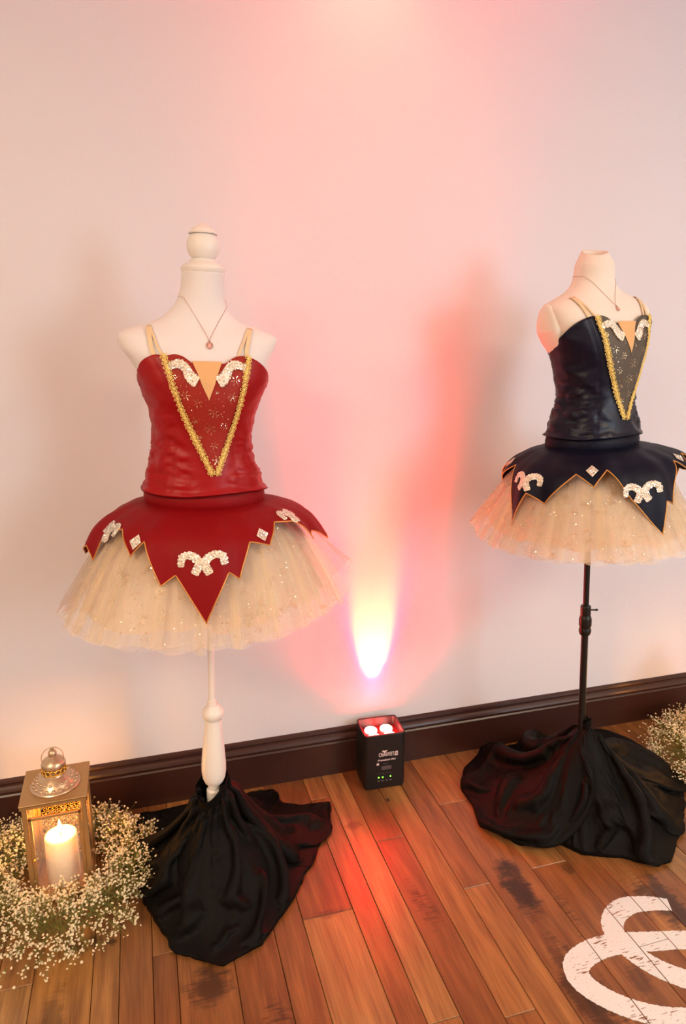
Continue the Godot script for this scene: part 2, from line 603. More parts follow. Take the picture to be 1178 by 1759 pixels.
func stain_mask() -> Array:
	# plan-view map of scorched and scraped marks: x -0.6..1.8, z -2.15..-0.95
	var w := 1024
	var h := 512
	var img := Image.create(w, h, false, Image.FORMAT_RGBA8)
	img.fill(Color(0.10, 0.055, 0.045, 0.0))
	var spots := [[0.943, -1.545, 0.040, 0.10, 0.85, 0.0], [0.66, -1.475, 0.030, 0.085, 0.6, 0.2], [0.93, -1.27, 0.055, 0.12, 0.75, 0.1], [0.9, -1.16, 0.03, 0.10, 0.5, 0.1], [-0.23, -1.605, 0.05, 0.03, 0.55, 0.0], [-0.16, -1.59, 0.018, 0.014, 0.7, 0.0],
		[0.07, -1.395, 0.055, 0.055, 0.7, 0.1], [0.215, -1.285, 0.04, 0.07, 0.65, 0.4], [0.72, -1.93, 0.008, 0.012, 0.8, 0.0], [1.3, -1.36, 0.075, 0.10, 0.75, 0.1], [1.06, -1.13, 0.03, 0.05, 0.5, 0.1], [1.075, -1.22, 0.03, 0.03, 0.45, 0.0],
		[0.57, -1.84, 0.03, 0.02, 0.4, 0.0], [0.40, -1.52, 0.05, 0.015, 0.4, 0.0], [0.30, -1.15, 0.03, 0.10, 0.35, 0.0], [-0.28, -1.40, 0.03, 0.10, 0.4, 0.0], [1.03, -1.40, 0.02, 0.05, 0.5, 0.2], [0.995, -1.03, 0.03, 0.06, 0.5, 0.1], [1.12, -1.49, 0.02, 0.02, 0.5, 0.0]]
	var rough := noise(51, 0.02, 3)
	var chat := noise(52, 0.05, 2)
	for q in spots:
		var x0 := int((q[0] - q[2] * 1.6 + 0.6) / 2.4 * w)
		var x1 := int((q[0] + q[2] * 1.6 + 0.6) / 2.4 * w)
		var z0 := int((q[1] - q[3] * 1.6 + 2.15) / 1.2 * h)
		var z1 := int((q[1] + q[3] * 1.6 + 2.15) / 1.2 * h)
		for x in range(maxi(x0, 0), mini(x1, w - 1)):
			for z in range(maxi(z0, 0), mini(z1, h - 1)):
				var dx: float = (x * 2.4 / w - 0.6 - q[0]) / q[2]
				var dz: float = (z * 1.2 / h - 2.15 - q[1]) / q[3]
				var d := sqrt(dx * dx + dz * dz) + rough.get_noise_2d(x * 2.0, z * 2.0) * 0.5
				# chatter: short streaks across the plank
				var st := chat.get_noise_2d(x * 0.7, z * 9.0)
				var a: float = clampf((1.0 - d) * 2.2 + st * 0.7, 0.0, 1.0) * q[4]
				if q[5] > 0.15:
					a *= smoothstep(-0.1, 0.3, st)
				var old := img.get_pixel(x, z)
				old.a = maxf(old.a, a)
				img.set_pixel(x, z, old)
	return [ImageTexture.create_from_image(img)]

func build_floor() -> void:
	var grains := [grain_image(101), grain_image(202), grain_image(303)]
	var stains: ImageTexture = stain_mask()[0]
	var tints := [rgb(255, 248, 238), rgb(242, 224, 208), rgb(222, 194, 176), rgb(252, 232, 204), rgb(206, 176, 160), rgb(255, 234, 212)]
	var woods := []
	for k in 12:
		var m := mat(tints[k % 6], 0.34)
		m.albedo_texture = grains[(k * 7 + k / 6) % 3]
		m.roughness = 0.30 + 0.03 * (k % 4)
		m.detail_enabled = true
		m.detail_albedo = stains
		m.detail_blend_mode = BaseMaterial3D.BLEND_MODE_MIX
		m.detail_uv_layer = BaseMaterial3D.DETAIL_UV_2
		m.uv2_scale = Vector3.ONE
		m.texture_filter = BaseMaterial3D.TEXTURE_FILTER_LINEAR_WITH_MIPMAPS_ANISOTROPIC
		woods.append(m)
	M.woods = woods
	# subfloor under the boards, and the rest of the floor behind the camera
	var sub := MB.new()
	sub.box(Vector3(0.7, -0.07, 0.23), Vector3(6.8, 0.1, 5.3))
	var fl := structure("floor", sub.mesh(), M.gap)
	var rr := RandomNumberGenerator.new()
	rr.seed = 42
	var choice := {}
	for c in EDGES.size() - 1:
		var x0: float = EDGES[c]
		var x1: float = EDGES[c + 1]
		var ends: Array = [-2.135]
		var z := -2.135 + rr.randf_range(0.25, 0.9)
		if JOINTS.has(x0):
			ends.append(JOINTS[x0][0])
			z = JOINTS[x0][0] + rr.randf_range(0.7, 1.1)
			if x0 == -0.058:
				ends.insert(1, -1.95)
		else:
			# boards in the middle of the picture run through without a joint
			if x0 > -0.4 and x0 < 1.25:
				z = -2.135 + (rr.randf_range(0.12, 0.4) if rr.randf() < 0.5 else rr.randf_range(1.0, 1.3))
		while z < 0.35:
			ends.append(z)
			z += rr.randf_range(0.7, 1.4)
		ends.append(0.6)
		for k in ends.size() - 1:
			var pick := rr.randi_range(0, 11)
			var b := board(x0 + 0.0007, x1 - 0.0007, ends[k] + 0.0006, ends[k + 1] - 0.0006, rr.randf() * 0.4, rr.randf(), rr.randf_range(-0.0004, 0.0))
			piece("plank", b, woods[pick], fl)
	# boards beyond the frame, joined
	var far := MB.new()
	for q in [[-2.5, -1.02, -2.135, 0.6], [3.0, 3.9, -2.135, 0.6], [-2.5, 3.9, 0.6, 2.6]]:
		var x: float = q[0]
		while x < q[1] - 0.02:
			far.box(Vector3(x + 0.05, -0.01, (q[2] + q[3]) / 2.0), Vector3(0.0985, 0.02, q[3] - q[2] - 0.001), 0.001)
			x += 0.1
	piece("plank_rows", far.mesh(), woods[2], fl, Transform3D.IDENTITY, "stuff")

func board(x0: float, x1: float, z0: float, z1: float, ou: float, ov: float, lift: float) -> ArrayMesh:
	var b := MB.new()
	b.box(Vector3((x0 + x1) / 2.0, -0.0095 + lift, (z0 + z1) / 2.0), Vector3(x1 - x0, 0.019, z1 - z0), 0.0012)
	for i in b.v.size():
		var p := b.v[i]
		b.uv[i] = Vector2((p.x - x0) / 0.25 + ou * 2.5, (p.z - z0) / 1.6 + ov)
		b.uv2[i] = Vector2(clampf((p.x + 0.6) / 2.4, 0.0, 0.999), clampf((p.z + 2.15) / 1.2, 0.0, 0.999))
	return b.mesh()

# ---------------------------------------------------------------- painted emblem of two interlocking letter shapes
func stroke(center: Array, widths: Array) -> PackedVector2Array:
	var c := Curve2D.new()
	for k in center.size():
		var a: Vector2 = center[maxi(k - 1, 0)]
		var d: Vector2 = center[mini(k + 1, center.size() - 1)]
		c.add_point(center[k], -(d - a) / 6.0, (d - a) / 6.0)
	var line := c.tessellate_even_length(4, 0.006)
	var l := PackedVector2Array()
	var r := PackedVector2Array()
	for k in line.size():
		var t := (line[mini(k + 1, line.size() - 1)] - line[maxi(k - 1, 0)]).normalized()
		var nn := Vector2(-t.y, t.x)
		var f := float(k) / (line.size() - 1) * (widths.size() - 1)
		var wd := lerpf(widths[int(f)], widths[mini(int(f) + 1, widths.size() - 1)], f - int(f)) / 2.0
		wd += 0.0008 * sin(k * 2.3) + 0.0006 * sin(k * 5.1)
		l.append(line[k] + nn * wd)
		r.append(line[k] - nn * wd)
	r.reverse()
	l.append_array(r)
	return l

func build_emblem() -> void:
	var s := 512
	var img := Image.create(s, s, false, Image.FORMAT_RGB8)
	var streak := noise(77, 0.05, 2)
	var zone := noise(78, 0.008, 2)
	var speck := noise(79, 0.3, 1)
	for y in s:
		for x in s:
			# worn through in short streaks that cross the boards
			var k := smoothstep(0.56, 0.68, streak.get_noise_2d(x * 0.45 + y * 0.15, y * 4.5) + 0.55 * zone.get_noise_2d(x, y) - 0.02)
			k = maxf(k, 0.35 * smoothstep(0.78, 0.84, speck.get_noise_2d(x * 0.6, y * 0.6)))
			img.set_pixel(x, y, Color(0.84, 0.87, 0.87).lerp(Color(0.42, 0.26, 0.16), k))
	var m := mat(Color.WHITE, 0.55)
	m.albedo_texture = ImageTexture.create_from_image(img)
	var o := thing("painted_emblem", "worn white painted emblem of interlocking curved letter shapes on the planks", "floor emblem", Transform3D(Basis.IDENTITY, Vector3(1.15, 0.0, -1.15)))
	var first := stroke([Vector2(1.312, -1.284), Vector2(1.262, -1.304), Vector2(1.200, -1.314), Vector2(1.145, -1.296), Vector2(1.110, -1.258), Vector2(1.106, -1.205), Vector2(1.126, -1.150), Vector2(1.160, -1.104), Vector2(1.215, -1.062), Vector2(1.29, -1.045), Vector2(1.36, -1.065), Vector2(1.41, -1.11)], [0.042, 0.052, 0.058, 0.056, 0.056, 0.058, 0.058, 0.058, 0.058, 0.056, 0.05])
	var second := stroke([Vector2(1.42, -1.09), Vector2(1.36, -1.145), Vector2(1.27, -1.176), Vector2(1.19, -1.195), Vector2(1.10, -1.215), Vector2(1.02, -1.216), Vector2(0.955, -1.193), Vector2(0.938, -1.150), Vector2(0.962, -1.098), Vector2(1.012, -1.048), Vector2(1.085, -1.005), Vector2(1.17, -0.985), Vector2(1.26, -1.0)], [0.05, 0.052, 0.056, 0.058, 0.062, 0.062, 0.062, 0.06, 0.056, 0.054, 0.056, 0.06, 0.055])
	var third := stroke([Vector2(1.10, -0.99), Vector2(1.03, -0.96), Vector2(0.985, -0.915), Vector2(0.975, -0.86), Vector2(1.0, -0.80)], [0.06, 0.06, 0.058, 0.055, 0.05])
	var lift := 0.0004
	for poly in [first, second, third]:
		for c in range(0, EDGES.size() - 1):
			var x0: float = EDGES[c] + 0.0014
			var x1: float = EDGES[c + 1] - 0.0014
			if x1 < 0.85 or x0 > 1.5:
				continue
			var z_cut: float = JOINTS[EDGES[c]][0] if JOINTS.has(EDGES[c]) else -1.6
			for part in [[-1.7, z_cut - 0.001], [z_cut + 0.001, -0.6]]:
				var rect := PackedVector2Array([Vector2(x0, part[0]), Vector2(x1, part[0]), Vector2(x1, part[1]), Vector2(x0, part[1])])
				for q in Geometry2D.intersect_polygons(poly, rect):
					if q.size() < 3: continue
					var b := MB.new()
					b.prism(q, 0.0, 0.0005 + lift, Transform3D(Basis(Vector3(1, 0, 0), Vector3(0, 0, 1), Vector3(0, 1, 0)), Vector3(-1.15, 0, 1.15)), false)
					for i in b.v.size():
						b.uv[i] = Vector2(b.v[i].x, b.v[i].z) / 0.55 + Vector2(0.5, 0.5)
					piece("paint_patch", b.mesh(), m, o)
		lift += 0.00015

# ---------------------------------------------------------------- dress forms
# rows: height, half width, front depth, back depth, offset x, offset z, squareness
const BODY_L := [[0.98, 0.115, 0.09, 0.10, 0, 0, 2.0], [1.06, 0.144, 0.105, 0.112, 0, 0, 2.0], [1.13, 0.142, 0.102, 0.105, -0.010, 0, 2.0], [1.165, 0.136, 0.098, 0.098, -0.012, 0, 2.0], [1.21, 0.126, 0.093, 0.086, -0.012, 0, 2.0], [1.26, 0.115, 0.090, 0.076, -0.013, 0, 2.0], [1.30, 0.116, 0.093, 0.078, -0.013, 0, 2.0], [1.345, 0.123, 0.104, 0.083, -0.010, 0, 2.0], [1.382, 0.136, 0.112, 0.087, -0.009, 0, 2.1], [1.414, 0.147, 0.112, 0.090, -0.008, 0, 2.2], [1.44, 0.155, 0.103, 0.092, -0.010, 0, 2.4], [1.461, 0.163, 0.094, 0.092, -0.014, 0, 2.6], [1.492, 0.180, 0.078, 0.088, -0.018, 0, 2.8], [1.512, 0.1855, 0.067, 0.080, -0.017, 0, 2.8], [1.522, 0.184, 0.062, 0.075, -0.017, -0.003, 2.7], [1.531, 0.170, 0.057, 0.070, -0.016, -0.005, 2.5], [1.543, 0.133, 0.053, 0.064, -0.014, -0.008, 2.2], [1.559, 0.092, 0.050, 0.058, -0.015, -0.011, 2.0], [1.578, 0.071, 0.049, 0.053, -0.013, -0.013, 2.0], [1.599, 0.058, 0.048, 0.050, -0.010, -0.014, 2.0], [1.629, 0.051, 0.048, 0.048, -0.007, -0.012, 2.0], [1.668, 0.049, 0.048, 0.048, -0.004, -0.008, 2.0]]
const BODY_R := [[1.08, 0.115, 0.09, 0.10, 0, 0, 2.0], [1.16, 0.140, 0.108, 0.112, 0, 0, 2.0], [1.23, 0.136, 0.106, 0.105, 0, 0, 2.0], [1.265, 0.130, 0.103, 0.098, 0, 0, 2.0], [1.305, 0.119, 0.100, 0.086, 0, 0, 2.0], [1.345, 0.110, 0.098, 0.078, 0, 0, 2.0], [1.39, 0.113, 0.102, 0.080, 0, 0, 2.0], [1.435, 0.122, 0.108, 0.084, 0, 0, 2.0], [1.475, 0.135, 0.110, 0.088, 0, 0, 2.1], [1.51, 0.148, 0.106, 0.092, 0, 0, 2.3], [1.54, 0.158, 0.096, 0.094, 0, 0, 2.5], [1.57, 0.168, 0.088, 0.092, 0, 0, 2.6], [1.595, 0.170, 0.074, 0.085, 0, -0.002, 2.6], [1.612, 0.160, 0.065, 0.076, 0, -0.006, 2.4], [1.628, 0.128, 0.058, 0.068, 0, -0.010, 2.2], [1.643, 0.094, 0.054, 0.062, 0, -0.014, 2.0], [1.660, 0.070, 0.052, 0.057, 0, -0.016, 2.0], [1.678, 0.059, 0.052, 0.053, 0, -0.016, 2.0], [1.698, 0.056, 0.053, 0.052, 0, -0.014, 2.0], [1.716, 0.054, 0.051, 0.050, 0, -0.013, 2.0], [1.732, 0.046, 0.043, 0.044, 0, -0.012, 2.0], [1.746, 0.038, 0.035, 0.038, 0, -0.012, 2.0]]
var lut := {}

func row_at(side: int, y: float) -> PackedFloat32Array:
	var rows: Array = BODY_R if side else BODY_L
	var key := side * 100000 + int(round(y * 2000.0))
	if not lut.has(key):
		var r := PackedFloat32Array()
		for c in range(1, 7):
			r.append(smooth_rows(rows, y, c))
		lut[key] = r
	return lut[key]

func body_raw(side: int, th: float, y: float) -> Vector3:
	var r := row_at(side, y)
	var s := sin(th)
	var c := cos(th)
	var e := 2.0 / r[5]
	return Vector3(r[0] * signf(s) * pow(absf(s), e) + r[3], y, (r[1] if c > 0.0 else r[2]) * signf(c) * pow(absf(c), e) + r[4])

func body_normal(side: int, th: float, y: float) -> Vector3:
	var a := body_raw(side, th + 0.03, y) - body_raw(side, th - 0.03, y)
	var b := body_raw(side, th, y + 0.006) - body_raw(side, th, y - 0.006)
	return a.cross(b).normalized()

func body(side: int, th: float, y: float, off := 0.0) -> Vector3:
	var p := body_raw(side, th, y)
	return p if off == 0.0 else p + body_normal(side, th, y) * off

# angle at which the front (or back) of the body lies at a given x
func angle_of(side: int, x: float, y: float, back := false) -> float:
	var r := row_at(side, y)
	var t := clampf((x - r[3]) / r[0], -1.0, 1.0)
	var a := asin(signf(t) * pow(absf(t), r[5] / 2.0))
	return PI - a if back else a

func front(side: int, x: float, y: float, off := 0.0) -> Vector3:
	return body(side, angle_of(side, x, y), y, off)

func torso_mesh(side: int, y0: float, y1: float) -> ArrayMesh:
	var b := MB.new()
	var p := []
	var seg := 72
	var rows := int((y1 - y0) / 0.008)
	for i in seg + 1:
		var th := TAU * (i % seg) / seg
		var col := PackedVector3Array()
		var c0 := row_at(side, y0)
		col.append(Vector3(c0[3], y0 - 0.02, c0[4]))
		for j in rows + 1:
			col.append(body_raw(side, th, lerpf(y0, y1, float(j) / rows)))
		if side == 1:
			# the rolled rim of the open neck and its inside
			for j in col.size():
				var f := smoothstep(1.69, 1.746, col[j].y)
				col[j].y -= 0.012 * f * cos(th + 0.35)
			var top := col[col.size() - 1]
			var c := Vector3(0, y1, -0.012)
			var d := top - c
			col.append(c + d * 0.93 + Vector3(0, 0.004 + 0.002 * sin(th * 2.0), 0))
			col.append(c + d * 0.82 + Vector3(0, 0.001, 0))
			col.append(c + d * 0.76 + Vector3(0, -0.010, 0))
			col.append(c + d * 0.74 + Vector3(0, -0.04, 0))
			col.append(c + Vector3(0, -0.04, 0))
		else:
			col.append(Vector3(-0.004, y1 + 0.002, -0.008))
		p.append(col)
	b.grid(p, true)
	return b.mesh()

func build_left_form(xf: Transform3D) -> void:
	var o := thing("dress_form", "white jersey dress form with turned wooden finial, wearing the red costume", "dress form", xf, "dress forms")
	piece("torso", torso_mesh(0, 0.98, 1.668), M.jersey, o)
	var c := MB.new()
	c.lathe([Vector2(0.001, 1.662), Vector2(0.047, 1.662), Vector2(0.0515, 1.668), Vector2(0.052, 1.674), Vector2(0.048, 1.680), Vector2(0.040, 1.684), Vector2(0.033, 1.688), Vector2(0.029, 1.694), Vector2(0.001, 1.696)], 40, Vector3(-0.004, 0, -0.008))
	piece("neck_cap", c.mesh(), M.white_paint, o)
	var f := MB.new()
	var prof := [Vector2(0.024, 1.690)]
	for k in 17:
		var a := -1.05 + k * (2.05 / 16.0)
		prof.append(Vector2(0.0385 * cos(a), 1.7235 + 0.0375 * sin(a)))
	prof.append_array([Vector2(0.0335, 1.7495), Vector2(0.0340, 1.7515), Vector2(0.031, 1.754), Vector2(0.027, 1.7575), Vector2(0.026, 1.7605), Vector2(0.018, 1.766), Vector2(0.009, 1.771), Vector2(0.004, 1.774), Vector2(0.0005, 1.776)])
	f.lathe(prof, 40, Vector3(-0.003, 0, -0.008))
	piece("finial", f.mesh(), M.white_paint, o)
	var p := MB.new()
	p.lathe([Vector2(0.0085, 0.54), Vector2(0.0085, 0.985)], 20, Vector3(-0.004, 0, 0))
	piece("pole", p.mesh(), M.white_paint, o)
	var cl := MB.new()
	cl.lathe([Vector2(0.008, 0.546), Vector2(0.0125, 0.548), Vector2(0.0125, 0.566), Vector2(0.008, 0.568)], 20, Vector3(-0.004, 0, 0))
	piece("pole_collar", cl.mesh(), M.white_paint, o)
	var h := MB.new()
	h.lathe([Vector2(0.001, 0.556), Vector2(0.016, 0.555), Vector2(0.019, 0.548), Vector2(0.0215, 0.545), Vector2(0.0265, 0.540), Vector2(0.0285, 0.534), Vector2(0.029, 0.529), Vector2(0.0275, 0.521), Vector2(0.023, 0.513), Vector2(0.0215, 0.510), Vector2(0.0225, 0.500), Vector2(0.0255, 0.47), Vector2(0.0285, 0.44), Vector2(0.031, 0.41), Vector2(0.0335, 0.375), Vector2(0.0335, 0.355), Vector2(0.031, 0.335), Vector2(0.025, 0.320), Vector2(0.017, 0.314), Vector2(0.0165, 0.30), Vector2(0.021, 0.295), Vector2(0.021, 0.20), Vector2(0.024, 0.10), Vector2(0.024, 0.03)], 36, Vector3(-0.002, 0, 0))
	flip(h)
	piece("turned_handle", h.mesh(), M.white_paint, o)
	var bs := MB.new()
	bs.lathe([Vector2(0.0, 0.006), Vector2(0.15, 0.006), Vector2(0.155, 0.015), Vector2(0.15, 0.024), Vector2(0.05, 0.04), Vector2(0.02, 0.05)], 36)
	piece("base", bs.mesh(), M.white_paint, o)

# turns a collected shape inside out (a profile given from top to bottom)
func flip(b: MB) -> void:
	for i in b.n.size():
		b.n[i] = -b.n[i]
	for k in range(0, b.idx.size(), 3):
		var t := b.idx[k + 1]
		b.idx[k + 1] = b.idx[k + 2]
		b.idx[k + 2] = t

func build_right_form(xf: Transform3D) -> void:
	var o := thing("dress_form", "cream headless dress form on a black pole, wearing the navy costume", "dress form", xf, "dress forms")
	piece("torso", torso_mesh(1, 1.08, 1.746), M.jersey_cream, o)
	for s in [-1.0, 1.0]:
		# flat oval plate that closes the armhole
		var b := MB.new()
		var p := []
		var seam := PackedVector3Array()
		for i in 41:
			var a := TAU * (i % 40) / 40.0
			var e := Vector3(0, sin(a) * 0.074, cos(a) * 0.044)
			var col := PackedVector3Array()
			for q in [[0.110, 0.90], [0.148, 1.0], [0.156, 0.99], [0.163, 0.93], [0.169, 0.80], [0.174, 0.5], [0.176, 0.25], [0.1765, 0.0]]:
				var tilt: float = e.y * q[1] * (0.14 if e.y > 0.0 else 0.50)
				col.append(Vector3(s * (q[0] + tilt), 1.540 + e.y * q[1], -0.012 + e.z * q[1]))
			if s < 0: col.reverse()
			p.append(col)
			if i < 40:
				seam.append(Vector3(s * (0.1535 + e.y * (0.14 if e.y > 0.0 else 0.50)), 1.540 + e.y * 1.005, -0.012 + e.z * 1.005))
		if s > 0:
			for col in p: col.reverse()
			for col in p: col.reverse()
		b.grid(p, true)
		if s > 0: flip(b)
		if s < 0: flip(b)
		var arm := piece("armhole_plate", b.mesh(), M.jersey_cream, o)
		var t := MB.new()
		t.tube(seam, 0.0016, 6, true)
		piece("seam", t.mesh(), M.jersey_cream, arm)
	var line := PackedVector3Array()
	for k in 14:
		line.append(body(1, -1.35 - 0.02 * k, lerpf(1.742, 1.632, k / 13.0), 0.0002) - Vector3(0, 0.012 * smoothstep(1.69, 1.746, lerpf(1.742, 1.632, k / 13.0)) * cos(-1.0), 0))
	var sm := MB.new()
	sm.tube(line, 0.0011, 5)
	piece("neck_seam", sm.mesh(), M.jersey_cream, o)
	var p1 := MB.new()
	p1.lathe([Vector2(0.009, 0.66), Vector2(0.009, 1.09)], 20)
	piece("inner_pole", p1.mesh(), M.black_metal, o)
	var p2 := MB.new()
	p2.lathe([Vector2(0.0108, 0.02), Vector2(0.0108, 0.66)], 20)
	piece("outer_pole", p2.mesh(), M.black_metal, o)
	var c := MB.new()
	c.lathe([Vector2(0.0108, 0.632), Vector2(0.016, 0.634), Vector2(0.0185, 0.642), Vector2(0.0185, 0.650), Vector2(0.0165, 0.655), Vector2(0.0165, 0.659), Vector2(0.019, 0.664), Vector2(0.019, 0.684), Vector2(0.0165, 0.692), Vector2(0.0150, 0.696), Vector2(0.0155, 0.700), Vector2(0.0155, 0.724), Vector2(0.014, 0.727), Vector2(0.009, 0.727)], 24)
	var col := piece("height_collar", c.mesh(), M.black_metal, o)
	var k := MB.new()
	k.tube(PackedVector3Array([Vector3(0.010, 0.712, 0.004), Vector3(0.028, 0.711, 0.012)]), 0.0025, 8)
	k.ball(Vector3(0.031, 0.711, 0.0133), Vector3(0.006, 0.0035, 0.0045), 8, 5)
	piece("knob", k.mesh(), M.black_metal, col)
	var bs := MB.new()
	bs.lathe([Vector2(0.0, 0.004), Vector2(0.16, 0.004), Vector2(0.16, 0.014), Vector2(0.03, 0.022), Vector2(0.02, 0.05), Vector2(0.011, 0.055)], 36)
	piece("base", bs.mesh(), M.black_metal, o)

# ---------------------------------------------------------------- costumes
const TOP_EDGE := [[0.0, 1.457], [12.0, 1.456], [16.0, 1.461], [21.0, 1.470], [28.0, 1.4745], [37.0, 1.470], [55.0, 1.455], [75.0, 1.431], [90.0, 1.413], [125.0, 1.400], [180.0, 1.398]]

func top_edge(th: float) -> float:
	var d := absf(rad_to_deg(wrapf(th, -PI, PI)))
	return smooth_rows(TOP_EDGE, d, 1)

func top_at(x: float) -> float:
	return top_edge(asin(clampf(x / 0.158, -1, 1)))

# hem of the overskirt: angle round the body in degrees, slant length below the waist
const HEM_L := [[-180.0, 0.28], [-152.0, 0.19], [-135.0, 0.165], [-122.0, 0.115], [-106.0, 0.19], [-90.0, 0.21], [-80.0, 0.18], [-72.0, 0.205], [-64.0, 0.123], [-53.0, 0.112], [-39.5, 0.169], [-33.0, 0.132], [-23.0, 0.227], [-16.7, 0.202], [-2.5, 0.312], [7.8, 0.204], [12.9, 0.226], [19.6, 0.143], [30.7, 0.164], [40.4, 0.105], [52.0, 0.118], [59.0, 0.190], [68.0, 0.175], [86.0, 0.245], [100.0, 0.20], [118.0, 0.115], [135.0, 0.165], [152.0, 0.19], [180.0, 0.28]]
const HEM_R := [[-180.0, 0.28], [-164.0, 0.20], [-154.0, 0.215], [-145.0, 0.225], [-128.0, 0.12], [-117.0, 0.16], [-107.0, 0.115], [-97.0, 0.20], [-88.0, 0.28], [-80.0, 0.187], [-68.0, 0.207], [-50.0, 0.124], [-39.0, 0.160], [-31.0, 0.112], [-16.0, 0.20], [-1.5, 0.304], [2.5, 0.216], [8.0, 0.231], [22.8, 0.113], [35.0, 0.160], [47.0, 0.11], [60.0, 0.20], [70.0, 0.19], [85.0, 0.28], [100.0, 0.19], [112.0, 0.20], [127.0, 0.12], [140.0, 0.16], [150.0, 0.11], [165.0, 0.20], [180.0, 0.28]]
const FLARE := [[0.0, 0.0, 0.0], [0.02, 0.018, 0.003], [0.042, 0.040, 0.008], [0.075, 0.068, 0.022], [0.102, 0.092, 0.036], [0.142, 0.118, 0.066], [0.18, 0.130, 0.102], [0.228, 0.140, 0.15], [0.33, 0.156, 0.25]]

func hem_len(side: int, th: float) -> float:
	var d := rad_to_deg(wrapf(th, -PI, PI))
	var rows: Array = HEM_R if side else HEM_L
	for k in rows.size() - 1:
		if d <= rows[k + 1][0]:
			var t: float = (d - rows[k][0]) / (rows[k + 1][0] - rows[k][0])
			# edges of the petals bow slightly
			if rows[k][1] > rows[k + 1][1]: t = pow(t, 0.88)
			else: t = pow(t, 1.14)
			return lerpf(rows[k][1], rows[k + 1][1], t)
	return 0.28

# a point on the flaring overskirt: th round the body, s metres of slant below the waist
func flare(side: int, th: float, s: float, off := 0.0) -> Vector3:
	var dy := 0.098 if side else 0.0
	var w := body_raw(side, th, 1.125 + dy)
	var r := smooth_rows(FLARE, s, 1)
	var d := smooth_rows(FLARE, s, 2)
	if side == 0:
		var wide := absf(sin(th))
		r *= 1.0 + (0.10 if sin(th) < 0.0 else 0.18) * wide * smoothstep(0.08, 0.26, s)
		if sin(th) > 0.0: d *= 1.0 - 0.33 * wide
	else:
		var e := exp(-pow(wrapf(th - 0.95, -PI, PI) / 0.7, 2.0))
		r *= 1.0 + 0.16 * e
		d *= 1.0 - 0.28 * e
	var wave := 0.0055 * sin(th * 8.0 + 0.6) + 0.0045 * sin(th * 13.0 + 2.0) + 0.0025 * sin(th * 21.0)
	var k := clampf(s / 0.2, 0.0, 1.2)
	r += wave * k + off * 0.7
	d -= wave * k * 0.3 + off * 0.7
	var dir := Vector3(sin(th), 0, cos(th))
	return Vector3(w.x, 1.125 + dy - d, w.z) + dir * r

